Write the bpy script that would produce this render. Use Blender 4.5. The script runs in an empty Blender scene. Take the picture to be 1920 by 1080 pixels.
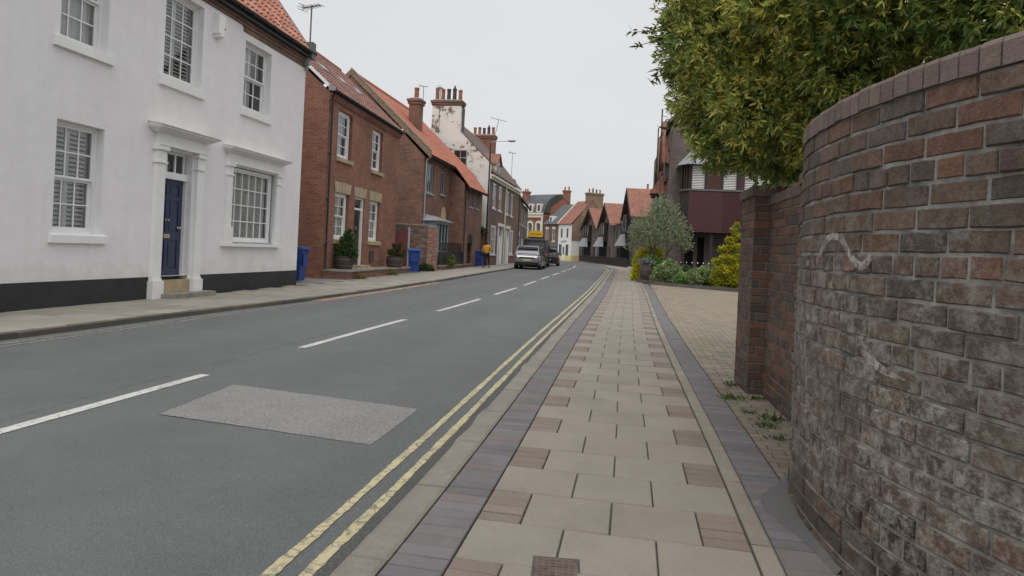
import bpy, math, random
import numpy as np
from mathutils import Vector, Matrix

random.seed(7); rng = np.random.default_rng(7)
R = math.radians
SC = bpy.context.scene
COL = SC.collection

# ---------------------------------------------------------------- camera
YAW, ROLL = 0.18396, 0.047
cam_d = bpy.data.cameras.new('camera'); cam = bpy.data.objects.new('camera', cam_d); COL.objects.link(cam)
cam_d.sensor_width = 36; cam_d.lens = 24.19; cam_d.shift_y = -70/1920
cam_d.clip_start = 0.05; cam_d.clip_end = 3000
_right = Vector((math.cos(YAW), math.sin(YAW), 0)); _fwd = Vector((-math.sin(YAW), math.cos(YAW), 0)); _up = Vector((0, 0, 1))
_cx = _right*math.cos(ROLL) + _up*math.sin(ROLL); _cy = -_right*math.sin(ROLL) + _up*math.cos(ROLL)
_m = Matrix((_cx, _cy, -_fwd)).transposed().to_4x4(); _m.translation = (0, 0, 1.3)
cam.matrix_world = _m
SC.camera = cam

# ---------------------------------------------------------------- world, sun, exposure
SUN_EL, SUN_AZ = 54, 178          # azimuth clockwise from +Y (north)
w = bpy.data.worlds.new('World'); SC.world = w; w.use_nodes = True
nt = w.node_tree; nt.nodes.clear()
out = nt.nodes.new('ShaderNodeOutputWorld'); bg = nt.nodes.new('ShaderNodeBackground'); bg.inputs[1].default_value = 0.1
sky = nt.nodes.new('ShaderNodeTexSky'); sky.sky_type = 'NISHITA'; sky.sun_disc = False
sky.sun_elevation = R(SUN_EL); sky.sun_rotation = R(SUN_AZ); sky.dust_density = 4; sky.air_density = 1
hs = nt.nodes.new('ShaderNodeHueSaturation'); hs.inputs['Saturation'].default_value = 0.12; hs.inputs['Value'].default_value = 1.0
tc = nt.nodes.new('ShaderNodeTexCoord'); sep = nt.nodes.new('ShaderNodeSeparateXYZ')
nt.links.new(tc.outputs['Generated'], sep.inputs[0])
rp = nt.nodes.new('ShaderNodeValToRGB')            # even cloud deck, brighter overhead
rp.color_ramp.elements[0].position = 0.0; rp.color_ramp.elements[0].color = (6.6, 6.68, 6.8, 1)
rp.color_ramp.elements[1].position = 0.42; rp.color_ramp.elements[1].color = (7.1, 7.15, 7.28, 1)
_e = rp.color_ramp.elements.new(0.95); _e.color = (11.8, 11.7, 11.7, 1)
nt.links.new(sep.outputs[2], rp.inputs[0])
no = nt.nodes.new('ShaderNodeTexNoise'); no.inputs['Scale'].default_value = 1.6; no.inputs['Detail'].default_value = 4
mp = nt.nodes.new('ShaderNodeMapping'); mp.inputs['Scale'].default_value = (1, 1, 3)
nt.links.new(tc.outputs['Generated'], mp.inputs[0]); nt.links.new(mp.outputs[0], no.inputs['Vector'])
mr = nt.nodes.new('ShaderNodeMapRange'); mr.inputs[1].default_value = .3; mr.inputs[2].default_value = .7; mr.inputs[3].default_value = .965; mr.inputs[4].default_value = 1.035
nt.links.new(no.outputs[0], mr.inputs[0])
mul = nt.nodes.new('ShaderNodeMix'); mul.data_type = 'RGBA'; mul.blend_type = 'MULTIPLY'; mul.inputs[0].default_value = 1
nt.links.new(rp.outputs[0], mul.inputs[6]); nt.links.new(mr.outputs[0], mul.inputs[7])
mix = nt.nodes.new('ShaderNodeMix'); mix.data_type = 'RGBA'; mix.inputs[0].default_value = 0.93
nt.links.new(sky.outputs[0], hs.inputs['Color']); nt.links.new(hs.outputs[0], mix.inputs[6]); nt.links.new(mul.outputs[2], mix.inputs[7])
nt.links.new(mix.outputs[2], bg.inputs[0]); nt.links.new(bg.outputs[0], out.inputs[0])

sd = bpy.data.lights.new('sun', 'SUN'); sd.energy = 1.1; sd.angle = R(35); sd.color = (1, .97, .93)
sun = bpy.data.objects.new('sun', sd); COL.objects.link(sun)
_az = R(SUN_AZ); _el = R(SUN_EL)
_to = Vector((math.sin(_az)*math.cos(_el), math.cos(_az)*math.cos(_el), math.sin(_el)))
sun.rotation_euler = _to.to_track_quat('Z', 'Y').to_euler(); sun.location = (20, -20, 40)
SC.view_settings.view_transform = 'Standard'; SC.view_settings.look = 'None'
SC.view_settings.exposure = 0.12; SC.view_settings.gamma = 1; SC.view_settings.use_curve_mapping = False

# ---------------------------------------------------------------- materials
MATS = {}
class NT:
    def __init__(s, name):
        s.m = bpy.data.materials.new(name); s.m.use_nodes = True; s.t = s.m.node_tree
        s.b = s.t.nodes['Principled BSDF']; s.o = s.t.nodes['Material Output']
    def n(s, typ, **kw):
        x = s.t.nodes.new(typ)
        for k, v in kw.items():
            if k.startswith('i_'):
                x.inputs[k[2:].replace('_', ' ')].default_value = v
            else: setattr(x, k, v)
        return x
    def l(s, a, b): s.t.links.new(a, b)
    def coord(s, kind='Object'): return s.n('ShaderNodeTexCoord').outputs[kind]
    def noise(s, vec, scale, detail=4, rough=.6, dim='3D'):
        x = s.n('ShaderNodeTexNoise'); x.inputs['Scale'].default_value = scale; x.inputs['Detail'].default_value = detail; x.inputs['Roughness'].default_value = rough
        s.l(vec, x.inputs['Vector']); return x.outputs[0]
    def rng(s, val, a, b, c, d):
        x = s.n('ShaderNodeMapRange'); x.inputs[1].default_value = a; x.inputs[2].default_value = b; x.inputs[3].default_value = c; x.inputs[4].default_value = d
        s.l(val, x.inputs[0]); return x.outputs[0]
    def mix(s, f, a, b, mode='MIX'):
        x = s.n('ShaderNodeMix', data_type='RGBA', blend_type=mode)
        for i, v in ((0, f), (6, a), (7, b)):
            if isinstance(v, (int, float)): x.inputs[i].default_value = v if i == 0 else (v, v, v, 1)
            elif isinstance(v, tuple): x.inputs[i].default_value = (*v[:3], 1)
            else: s.l(v, x.inputs[i])
        return x.outputs[2]
    def bump(s, h, strength=.3, dist=.01):
        x = s.n('ShaderNodeBump'); x.inputs['Strength'].default_value = strength; x.inputs['Distance'].default_value = dist
        s.l(h, x.inputs['Height']); s.l(x.outputs[0], s.b.inputs['Normal']); return x
    def col(s, v):
        if isinstance(v, tuple): s.b.inputs['Base Color'].default_value = (*v[:3], 1)
        else: s.l(v, s.b.inputs['Base Color'])
    def rough(s, v):
        if isinstance(v, (int, float)): s.b.inputs['Roughness'].default_value = v
        else: s.l(v, s.b.inputs['Roughness'])
    def attr(s, name='Col'):
        x = s.n('ShaderNodeAttribute'); x.attribute_name = name; return x.outputs['Color']

def paint(name, c, rough=.5, var=.12, scale=3, metal=0, bump=.05, bs=60):
    t = NT(name); v = t.coord()
    n1 = t.noise(v, scale, 5); n2 = t.noise(v, bs, 3)
    f = t.rng(n1, .3, .7, 1-var, 1+var*.6)
    t.col(t.mix(1, c, f, 'MULTIPLY')); t.rough(t.rng(n2, .3, .7, max(0.03, rough-.08), min(1, rough+.08)))
    t.b.inputs['Metallic'].default_value = metal
    if bump: t.bump(n2, bump, .005)
    MATS[name] = t.m; return t.m

def attr_mat(name, rough=.85, var=.18, scale=9, fine=120, bump=.35, dist=.006, stain=None):
    """surface whose base colour comes from the per-brick / per-slab / per-leaf attribute"""
    t = NT(name); v = t.coord(); a = t.attr()
    n1 = t.noise(v, scale, 6, .65); n2 = t.noise(v, fine, 4, .7)
    c = t.mix(1, a, t.rng(n1, .25, .75, 1-var, 1+var), 'MULTIPLY')
    c = t.mix(1, c, t.rng(n2, .25, .75, 1-var*.7, 1+var*.7), 'MULTIPLY')
    if stain:
        n3 = t.noise(v, stain[1], 7, .7)
        c = t.mix(t.rng(n3, stain[2], stain[3], 0, stain[4]), c, stain[0])
    t.col(c); t.rough(rough); t.bump(n2, bump, dist)
    MATS[name] = t.m; return t.m

def brick(name, c1, c2, mortar, bw=.225, bh=.075, var=.25, stain=None, mort=.008, bump=.5):
    t = NT(name); v = t.coord('UV')
    b = t.n('ShaderNodeTexBrick'); b.offset = .5; b.squash = 1
    b.inputs['Scale'].default_value = 1; b.inputs['Brick Width'].default_value = bw; b.inputs['Row Height'].default_value = bh
    b.inputs['Mortar Size'].default_value = mort; b.inputs['Mortar Smooth'].default_value = .3; b.inputs['Bias'].default_value = 0
    b.inputs['Color1'].default_value = (*c1, 1); b.inputs['Color2'].default_value = (*c2, 1); b.inputs['Mortar'].default_value = (*mortar, 1)
    t.l(v, b.inputs['Vector'])
    n1 = t.noise(v, .55, 5, .7); n2 = t.noise(v, 14, 5, .7)
    c = t.mix(1, b.outputs['Color'], t.rng(n1, .3, .7, 1-var, 1+var), 'MULTIPLY')
    c = t.mix(1, c, t.rng(n2, .25, .75, .75, 1.25), 'MULTIPLY')
    if stain:
        n3 = t.noise(v, stain[1], 6, .75)
        c = t.mix(t.rng(n3, stain[2], stain[3], 0, 1), c, stain[0])
    t.col(c); t.rough(.88)
    inv = t.rng(b.outputs['Fac'], 0, 1, 1, 0)
    h = t.n('ShaderNodeMath', operation='MULTIPLY_ADD'); t.l(n2, h.inputs[0]); h.inputs[1].default_value = .35; t.l(inv, h.inputs[2])
    t.bump(h.outputs[0], bump, .008)
    MATS[name] = t.m; return t.m

def tiles(name, c1, c2, bw=.22, bh=.3, moss=None, bump=.9):
    """interlocking clay tile or slate courses, UV in metres, v up the slope"""
    t = NT(name); v = t.coord('UV')
    b = t.n('ShaderNodeTexBrick'); b.offset = 0 if moss != 'slate' else .5
    b.inputs['Scale'].default_value = 1; b.inputs['Brick Width'].default_value = bw; b.inputs['Row Height'].default_value = bh
    b.inputs['Mortar Size'].default_value = .006; b.inputs['Bias'].default_value = 0
    b.inputs['Color1'].default_value = (*c1, 1); b.inputs['Color2'].default_value = (*c2, 1); b.inputs['Mortar'].default_value = (c1[0]*.45, c1[1]*.45, c1[2]*.45, 1)
    t.l(v, b.inputs['Vector'])
    n1 = t.noise(v, .5, 5, .7); n2 = t.noise(v, 9, 4, .7)
    c = t.mix(1, b.outputs['Color'], t.rng(n1, .3, .7, .82, 1.15), 'MULTIPLY')
    c = t.mix(1, c, t.rng(n2, .25, .75, .85, 1.15), 'MULTIPLY')
    t.col(c); t.rough(.8)
    sp = t.n('ShaderNodeSeparateXYZ'); t.l(v, sp.inputs[0])
    fr = t.n('ShaderNodeMath', operation='FRACT'); dv = t.n('ShaderNodeMath', operation='DIVIDE'); dv.inputs[1].default_value = bh
    t.l(sp.outputs[1], dv.inputs[0]); t.l(dv.outputs[0], fr.inputs[0])
    wv = t.n('ShaderNodeMath', operation='SINE'); du = t.n('ShaderNodeMath', operation='MULTIPLY'); du.inputs[1].default_value = 2*math.pi/bw
    t.l(sp.outputs[0], du.inputs[0]); t.l(du.outputs[0], wv.inputs[0])
    ad = t.n('ShaderNodeMath', operation='MULTIPLY_ADD'); t.l(wv.outputs[0], ad.inputs[0]); ad.inputs[1].default_value = .35 if moss != 'slate' else 0.0
    iv = t.rng(fr.outputs[0], 0, 1, .7, 0); t.l(iv, ad.inputs[2])
    t.bump(ad.outputs[0], bump, .05)
    MATS[name] = t.m; return t.m

def glass(name, tint=(.03, .035, .04), trans=.93, rough=.03):
    t = NT(name); v = t.coord(); t.t.nodes.remove(t.b)
    g = t.n('ShaderNodeBsdfGlossy'); g.inputs['Roughness'].default_value = rough; g.inputs['Color'].default_value = (.9, .93, .95, 1)
    tr = t.n('ShaderNodeBsdfTransparent'); tr.inputs[0].default_value = (.95, .97, .97, 1)
    d = t.n('ShaderNodeBsdfDiffuse'); d.inputs[0].default_value = (*tint, 1)
    m1 = t.n('ShaderNodeMixShader'); m1.inputs[0].default_value = trans; t.l(d.outputs[0], m1.inputs[1]); t.l(tr.outputs[0], m1.inputs[2])
    fr = t.n('ShaderNodeFresnel'); fr.inputs[0].default_value = 1.5
    bp = t.n('ShaderNodeBump'); bp.inputs['Strength'].default_value = .06; bp.inputs['Distance'].default_value = .02
    t.l(t.noise(v, 2.2, 2), bp.inputs['Height']); t.l(bp.outputs[0], g.inputs['Normal']); t.l(bp.outputs[0], fr.inputs['Normal'])
    ad = t.n('ShaderNodeMath', operation='ADD', use_clamp=True); t.l(fr.outputs[0], ad.inputs[0]); ad.inputs[1].default_value = .05
    m2 = t.n('ShaderNodeMixShader'); t.l(ad.outputs[0], m2.inputs[0]); t.l(m1.outputs[0], m2.inputs[1]); t.l(g.outputs[0], m2.inputs[2])
    t.l(m2.outputs[0], t.o.inputs['Surface']); MATS[name] = t.m; return t.m

def leaf(name, rough=.42, trans=.25, var=.15):
    t = NT(name); a = t.attr(); v = t.coord()
    c = t.mix(1, a, t.rng(t.noise(v, 30, 3), .3, .7, 1-var, 1+var), 'MULTIPLY')
    t.col(c); t.rough(rough); t.b.inputs['Specular IOR Level'].default_value = .45
    tl = t.n('ShaderNodeBsdfTranslucent'); t.l(c, tl.inputs[0])
    m = t.n('ShaderNodeMixShader'); m.inputs[0].default_value = trans
    t.l(t.b.outputs[0], m.inputs[1]); t.l(tl.outputs[0], m.inputs[2]); t.l(m.outputs[0], t.o.inputs['Surface'])
    MATS[name] = t.m; return t.m

def asphalt(name, c, agg=.25, light=(.3, .3, .29), dark_band=False):
    t = NT(name); v = t.coord(); uv = t.coord('UV')
    n1 = t.noise(v, .22, 5, .6); n2 = t.noise(v, 120, 4, .8); n3 = t.noise(v, 2.2, 5, .7)
    vo = t.n('ShaderNodeTexVoronoi'); vo.inputs['Scale'].default_value = 170; t.l(v, vo.inputs['Vector'])
    cc = t.mix(1, c, t.rng(n1, .3, .7, .88, 1.1), 'MULTIPLY')
    cc = t.mix(1, cc, t.rng(n3, .3, .7, .91, 1.07), 'MULTIPLY')
    cc = t.mix(1, cc, t.rng(n2, .3, .7, 1-agg, 1+agg), 'MULTIPLY')
    sx = t.n('ShaderNodeSeparateColor'); t.l(vo.outputs['Color'], sx.inputs[0])
    cc = t.mix(t.rng(sx.outputs[0], .9, .99, 0, .3), cc, light)
    if dark_band:       # tyre-polished wheel tracks and an old trench line, fixed to the road surface
        s = t.n('ShaderNodeSeparateXYZ'); t.l(uv, s.inputs[0])
        wv = t.n('ShaderNodeMath', operation='SINE'); mu = t.n('ShaderNodeMath', operation='MULTIPLY'); mu.inputs[1].default_value = 3.9
        t.l(s.outputs[0], mu.inputs[0]); t.l(mu.outputs[0], wv.inputs[0])
        cc = t.mix(1, cc, t.rng(wv.outputs[0], -1, 1, .95, 1.04), 'MULTIPLY')
        # coarse dark margin beside the right-hand channel
        ed = t.n('ShaderNodeMath', operation='MULTIPLY_ADD'); t.l(n3, ed.inputs[0]); ed.inputs[1].default_value = .1; t.l(s.outputs[0], ed.inputs[2])
        cc = t.mix(t.rng(ed.outputs[0], -.1, -.03, 0, .85), cc, t.mix(1, (.075, .075, .073), t.rng(n2, .35, .65, .35, 2.0), 'MULTIPLY'))
        # sealed joint just left of the centre line
        j = t.n('ShaderNodeMath', operation='ADD'); j.inputs[1].default_value = 3.22; t.l(s.outputs[0], j.inputs[0])
        ja = t.n('ShaderNodeMath', operation='ABSOLUTE'); t.l(j.outputs[0], ja.inputs[0])
        jn = t.n('ShaderNodeMath', operation='MULTIPLY_ADD'); t.l(n3, jn.inputs[0]); jn.inputs[1].default_value = .12; t.l(ja.outputs[0], jn.inputs[2])
        cc = t.mix(t.rng(jn.outputs[0], .06, .11, .42, 0), cc, (.06, .06, .06))
    t.col(cc); t.rough(.85); t.bump(n2, .45, .006)
    MATS[name] = t.m; return t.m

def worn(name, c, under, lo=.35, hi=.5, scale=22, cover=1.0):
    """road paint worn through to the surface below"""
    t = NT(name); v = t.coord()
    n1 = t.noise(v, scale, 6, .75); n2 = t.noise(v, 150, 3); n3 = t.noise(v, 1.7, 3)
    cc = t.mix(1, c, t.rng(n3, .3, .7, .85, 1.08), 'MULTIPLY')
    cr = t.n('ShaderNodeTexVoronoi', feature='DISTANCE_TO_EDGE'); cr.inputs['Scale'].default_value = 6; t.l(v, cr.inputs['Vector'])
    u2 = t.mix(1, under, t.rng(n2, .3, .7, .75, 1.25), 'MULTIPLY')
    f = t.rng(n1, lo, hi, 0, cover)
    m = t.n('ShaderNodeMath', operation='MULTIPLY'); t.l(f, m.inputs[0]); t.l(t.rng(cr.outputs[0], .008, .03, .25, 1), m.inputs[1])
    t.col(t.mix(m.outputs[0], u2, cc)); t.rough(.75); t.bump(n2, .3, .004)
    MATS[name] = t.m; return t.m

# setting
asphalt('asphalt', (.110, .118, .117), .42, dark_band=True)
asphalt('asphalt_rough', (.07, .071, .07), .9, (.22, .22, .21))
asphalt('asphalt_patch', (.205, .203, .2), .85, (.5, .49, .47))
paint('bitumen', (.085, .085, .084), .8, .35, 30, bump=.5)
paint('haunch', (.25, .235, .205), .9, .35, 9, bump=.7, bs=60)
paint('earth', (.16, .15, .12), .95, .3, .2)
paint('soil', (.05, .038, .028), .95, .4, 3, bump=.6, bs=25)
attr_mat('slab', .88, .1, 2.5, 110, .45, .005, stain=((.16, .137, .11), 1.1, .52, .78, .5))
_t = MATS['slab'].node_tree; _b = _t.nodes['Principled BSDF']; _src = _b.inputs['Base Color'].links[0].from_socket      # trodden gum, dark spots and exposed grit
_tc = _t.nodes.new('ShaderNodeTexCoord')
for _sc, _rad, _col, _p in ((5.5, .07, (.36, .34, .31, 1), .86), (9, .06, (.075, .065, .055, 1), .8), (150, .3, (.4, .38, .34, 1), .82), (170, .3, (.09, .08, .065, 1), .8)):
    _v = _t.nodes.new('ShaderNodeTexVoronoi'); _v.inputs['Scale'].default_value = _sc; _t.links.new(_tc.outputs['Object'], _v.inputs['Vector'])
    _sp = _t.nodes.new('ShaderNodeSeparateColor'); _t.links.new(_v.outputs['Color'], _sp.inputs[0])
    _g = _t.nodes.new('ShaderNodeMath'); _g.operation = 'GREATER_THAN'; _g.inputs[1].default_value = _p-.05; _t.links.new(_sp.outputs[0], _g.inputs[0])
    _l = _t.nodes.new('ShaderNodeMath'); _l.operation = 'LESS_THAN'; _l.inputs[1].default_value = _rad; _t.links.new(_v.outputs['Distance'], _l.inputs[0])
    _m = _t.nodes.new('ShaderNodeMath'); _m.operation = 'MULTIPLY'; _t.links.new(_g.outputs[0], _m.inputs[0]); _t.links.new(_l.outputs[0], _m.inputs[1])
    _m2 = _t.nodes.new('ShaderNodeMath'); _m2.operation = 'MULTIPLY'; _m2.inputs[1].default_value = .5; _t.links.new(_m.outputs[0], _m2.inputs[0])
    _x = _t.nodes.new('ShaderNodeMix'); _x.data_type = 'RGBA'; _t.links.new(_m2.outputs[0], _x.inputs[0]); _t.links.new(_src, _x.inputs[6]); _x.inputs[7].default_value = _col; _src = _x.outputs[2]
_t.links.new(_src, _b.inputs['Base Color'])
attr_mat('paver', .85, .15, 4, 110, .4, .006)
attr_mat('kerbstone', .88, .16, 3, 70, .6, .012, stain=((.10, .095, .08), 2.3, .52, .75, .5))
paint('joint', (.085, .078, .068), .95, .3, 8, bump=.5)
worn('yellow_paint', (.49, .43, .26), (.14, .135, .12), .36, .5, 24)
worn('white_paint_road', (.55, .55, .53), (.15, .15, .145), .3, .42, 30)
worn('old_cream_paint', (.42, .4, .34), (.14, .138, .13), .42, .6, 14, .9)
# brickwork built brick by brick
attr_mat('wall_brick', .88, .24, 7, 70, .75, .012, stain=((.36, .345, .32), 2.6, .56, .74, .42))
attr_mat('wall_brick_clean', .88, .22, 7, 70, .6, .01)
t = NT('curved_wall_brick'); v = t.coord(); a = t.attr()
n1 = t.noise(v, 5, 6, .7); n2 = t.noise(v, 60, 5, .75); n3 = t.noise(v, 15, 7, .78); n4 = t.noise(v, 2.2, 5, .6); n5 = t.noise(v, 28, 4, .7)
c = t.mix(1, a, t.rng(n1, .25, .75, .72, 1.28), 'MULTIPLY'); c = t.mix(1, c, t.rng(n2, .25, .75, .78, 1.22), 'MULTIPLY')
c = t.mix(t.rng(n5, .52, .7, 0, .55), c, (.055, .045, .04))
sp = t.n('ShaderNodeSeparateXYZ'); t.l(v, sp.inputs[0])
zb = t.n('ShaderNodeMapRange', interpolation_type='SMOOTHSTEP'); t.l(sp.outputs[2], zb.inputs[0]); zb.inputs[1].default_value = 1.6; zb.inputs[2].default_value = 1.1; zb.inputs[3].default_value = .22; zb.inputs[4].default_value = 1
zc = t.rng(sp.outputs[2], .1, .4, .35, 1)
f = t.n('ShaderNodeMath', operation='MULTIPLY'); t.l(t.rng(n3, .44, .62, 0, .9), f.inputs[0]); t.l(t.rng(n4, .32, .58, .22, 1), f.inputs[1])
f2 = t.n('ShaderNodeMath', operation='MULTIPLY'); t.l(f.outputs[0], f2.inputs[0]); t.l(zb.outputs[0], f2.inputs[1])
f3 = t.n('ShaderNodeMath', operation='MULTIPLY'); t.l(f2.outputs[0], f3.inputs[0]); t.l(zc, f3.inputs[1])
t.col(t.mix(f3.outputs[0], c, (.40, .38, .345))); t.rough(.9)
h = t.n('ShaderNodeMath', operation='MULTIPLY_ADD'); t.l(n3, h.inputs[0]); h.inputs[1].default_value = .9; t.l(n2, h.inputs[2]); t.bump(h.outputs[0], .8, .012); MATS['curved_wall_brick'] = t.m
paint('mortar', (.28, .27, .25), .95, .6, 9, bump=.9, bs=60)
paint('mortar_dark', (.2, .18, .16), .95, .25, 6, bump=.6, bs=80)
paint('concrete_fillet', (.105, .104, .103), .9, .2, 4, bump=.5)
# walls
t = NT('white_render'); v = t.coord()
n1 = t.noise(v, .35, 5, .6); n2 = t.noise(v, 45, 4, .7); n3 = t.noise(v, 2.5, 5, .65)
c = t.mix(t.rng(n1, .42, .72, 0, .35), (.79, .778, .79), (.70, .685, .685)); c = t.mix(1, c, t.rng(n3, .3, .7, .95, 1.03), 'MULTIPLY')
st = t.n('ShaderNodeMapping'); st.inputs['Scale'].default_value = (2.2, 2.2, .16); t.l(v, st.inputs[0]); n4 = t.noise(st.outputs[0], 2.4, 5, .6)
c = t.mix(t.rng(n4, .52, .78, 0, .22), c, (.6, .58, .565))
z_ = t.n('ShaderNodeSeparateXYZ'); t.l(v, z_.inputs[0]); sd_ = t.n('ShaderNodeMath', operation='MULTIPLY_ADD'); t.l(n3, sd_.inputs[0]); sd_.inputs[1].default_value = .9; t.l(z_.outputs[2], sd_.inputs[2])
c = t.mix(t.rng(sd_.outputs[0], .8, 1.2, .35, 0), c, (.5, .46, .42))
ck = t.n('ShaderNodeTexVoronoi', feature='DISTANCE_TO_EDGE'); ck.inputs['Scale'].default_value = .33; dm = t.n('ShaderNodeVectorMath', operation='ADD'); nv = t.n('ShaderNodeTexNoise'); nv.inputs['Scale'].default_value = 1.3; nv.inputs['Detail'].default_value = 6; t.l(v, nv.inputs['Vector']); t.l(v, dm.inputs[0]); t.l(nv.outputs['Color'], dm.inputs[1]); t.l(dm.outputs[0], ck.inputs['Vector'])
c = t.mix(t.rng(ck.outputs[0], .0008, .003, .1, 0), c, (.4, .38, .36))
t.col(c); t.rough(.75)
ad = t.n('ShaderNodeMath', operation='MULTIPLY_ADD'); t.l(n3, ad.inputs[0]); ad.inputs[1].default_value = 3.0; t.l(n2, ad.inputs[2]); t.bump(ad.outputs[0], .3, .012); MATS['white_render'] = t.m
paint('black_plinth', (.022, .024, .026), .7, .35, 1.6, bump=.4, bs=18)
paint('white_wood', (.8, .8, .8), .4, .05, 2, bump=.03)
paint('shutter_white', (.84, .83, .81), .5, .06, 2, bump=0)
paint('net_or_sheen', (.78, .78, .76), .9, .15, 5, bump=0)  # curtain cloth; behind some upper white-house panes it imitates reflected light
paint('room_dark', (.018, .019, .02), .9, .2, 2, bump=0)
paint('navy_paint', (.03, .042, .09), .35, .15, 3, bump=.05)
paint('brass', (.75, .66, .46), .3, .1, 5, .9, .02)
paint('black_paint', (.012, .013, .015), .35, .2, 3, bump=.05)
paint('black_plastic', (.016, .017, .019), .5, .2, 3, bump=.04)
paint('sandstone', (.42, .34, .22), .9, .25, 4, bump=.4)
paint('stone_grey', (.27, .25, .21), .9, .3, 4, bump=.5)
paint('lead', (.30, .31, .33), .6, .2, 1.5, .1, .15, 8)
paint('lead_dark', (.14, .145, .15), .6, .25, 1.5, .1, .15, 8)
paint('grey_frame', (.33, .36, .39), .5, .1, 3, bump=.03)
paint('blue_bin', (.012, .05, .24), .42, .14, 5, bump=.12, bs=90)
paint('blue_bin_lid', (.02, .075, .3), .42, .12, 5, bump=.08, bs=90)
paint('rust_iron', (.16, .12, .105), .7, .4, 14, .4, .5, 40)
paint('maroon_board', (.068, .019, .019), .55, .2, 2, bump=.05)
paint('black_timber', (.03, .027, .025), .7, .3, 3, bump=.3, bs=30)
paint('cream_panel', (.55, .42, .22), .8, .12, 3)
paint('red_gate', (.16, .035, .026), .55, .2, 4)
paint('bark', (.13, .1, .075), .95, .4, 9, bump=.8, bs=30)
paint('barrel_wood', (.06, .045, .035), .8, .35, 8, bump=.4, bs=30)
paint('terracotta', (.3, .12, .07), .8, .35, 4, bump=.2)
paint('pot_dark', (.07, .055, .05), .8, .3, 4, bump=.2)
paint('steel', (.4, .41, .42), .4, .15, 4, .7, .03)
paint('cream_wall', (.72, .6, .3), .85, .12, 1)
paint('pale_wall', (.8, .8, .79), .8, .08, 1)
paint('grey_wall', (.33, .33, .31), .85, .15, 1)
paint('cream_trim', (.72, .68, .58), .7, .1, 2)
brick('red_brick', (.29, .115, .07), (.19, .072, .047), (.26, .185, .145), var=.28, stain=((.12, .07, .05), 1.8, .58, .8))
brick('red_brick_old', (.235, .105, .07), (.135, .07, .052), (.24, .18, .14), var=.35, stain=((.11, .07, .05), 1.3, .55, .75))
brick('brown_brick', (.19, .105, .075), (.115, .068, .052), (.23, .185, .155), var=.25)
brick('dark_brick', (.155, .115, .10), (.105, .08, .072), (.17, .15, .135), var=.2)
brick('orange_brick', (.31, .12, .075), (.22, .085, .06), (.26, .17, .12), var=.2)
brick('buff_brick', (.27, .19, .12), (.19, .125, .08), (.25, .2, .16), var=.2)
tiles('pantile_far', (.33, .145, .10), (.245, .11, .08))
tiles('tile_brown', (.17, .12, .10), (.13, .09, .075))
tiles('pantile_orange', (.50, .165, .10), (.42, .135, .085))
tiles('slate', (.12, .125, .13), (.085, .09, .095), .3, .22, 'slate')
attr_mat('pantile', .82, .2, 3, 40, .3, .006, stain=((.13, .11, .09), 5, .58, .75, .55))
# flaking white gable: paint lost in patches down to brick
t = NT('flaking_white'); v = t.coord(); n1 = t.noise(v, .42, 8, .72); n2 = t.noise(v, 2.6, 6, .75); n3 = t.noise(v, 20, 4)
c = t.mix(t.rng(n3, .35, .65, 0, 1), (.27, .19, .14), (.14, .11, .09))
base = t.mix(t.rng(n1, .35, .65, 0, 1), (.8, .79, .77), (.66, .67, .61))
sm = t.n('ShaderNodeMath', operation='MULTIPLY_ADD'); t.l(n2, sm.inputs[0]); sm.inputs[1].default_value = .55; t.l(n1, sm.inputs[2])
sp = t.n('ShaderNodeSeparateXYZ'); t.l(v, sp.inputs[0])
hz = t.rng(sp.outputs[2], 4.5, 7.5, .09, 0)
su = t.n('ShaderNodeMath', operation='SUBTRACT'); t.l(sm.outputs[0], su.inputs[0]); t.l(hz, su.inputs[1])
t.col(t.mix(t.rng(su.outputs[0], .83, .87, 0, 1), base, c)); t.rough(.85); t.bump(n2, .4, .02); MATS['flaking_white'] = t.m
glass('glass'); glass('glass_dark', (.012, .014, .016), .15)
glass('car_glass', (.008, .009, .01), .05)
leaf('leaf_glossy', .4, .42); leaf('leaf_matt', .7, .25); 
for nm, cc, rg, mt in (('silver_paint', (.27, .27, .29), .34, .7), ('black_car_paint', (.012, .012, .014), .25, .2)):
    paint(nm, cc, rg, .05, 2, mt, 0); MATS[nm].node_tree.nodes['Principled BSDF'].inputs['Coat Weight'].default_value = .5
paint('rubber', (.014, .014, .014), .85, .2, 8)
paint('tail_red', (.3, .012, .012), .25, .1, 8, bump=0)
paint('plate_yellow', (.55, .45, .2), .5, .05, 8, bump=0)
paint('amber_board', (.75, .42, .03), .5, .08, 3, bump=0)
paint('mustard_cloth', (.55, .27, .03), .85, .15, 6, bump=.2)
paint('black_cloth', (.014, .014, .018), .9, .2, 6)
paint('skin', (.5, .29, .22), .55, .08, 6, bump=0)
paint('hair_brown', (.05, .03, .02), .6, .2, 20, bump=.2)
paint('pink_cloth', (.5, .3, .32), .9, .1, 6)
t = NT('chalk_paint'); v = t.coord(); n1 = t.noise(v, 26, 6, .75); n2 = t.noise(v, 5, 3)
t.col((.62, .6, .58)); t.rough(.9)
tr = t.n('ShaderNodeBsdfTransparent'); mx = t.n('ShaderNodeMixShader')
mm = t.n('ShaderNodeMath', operation='MULTIPLY'); t.l(t.rng(n1, .38, .58, 0, 1), mm.inputs[0]); t.l(t.rng(n2, .3, .6, .2, .6), mm.inputs[1])
t.l(mm.outputs[0], mx.inputs[0]); t.l(tr.outputs[0], mx.inputs[1]); t.l(t.b.outputs[0], mx.inputs[2]); t.l(mx.outputs[0], t.o.inputs['Surface']); MATS['chalk_paint'] = t.m

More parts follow.
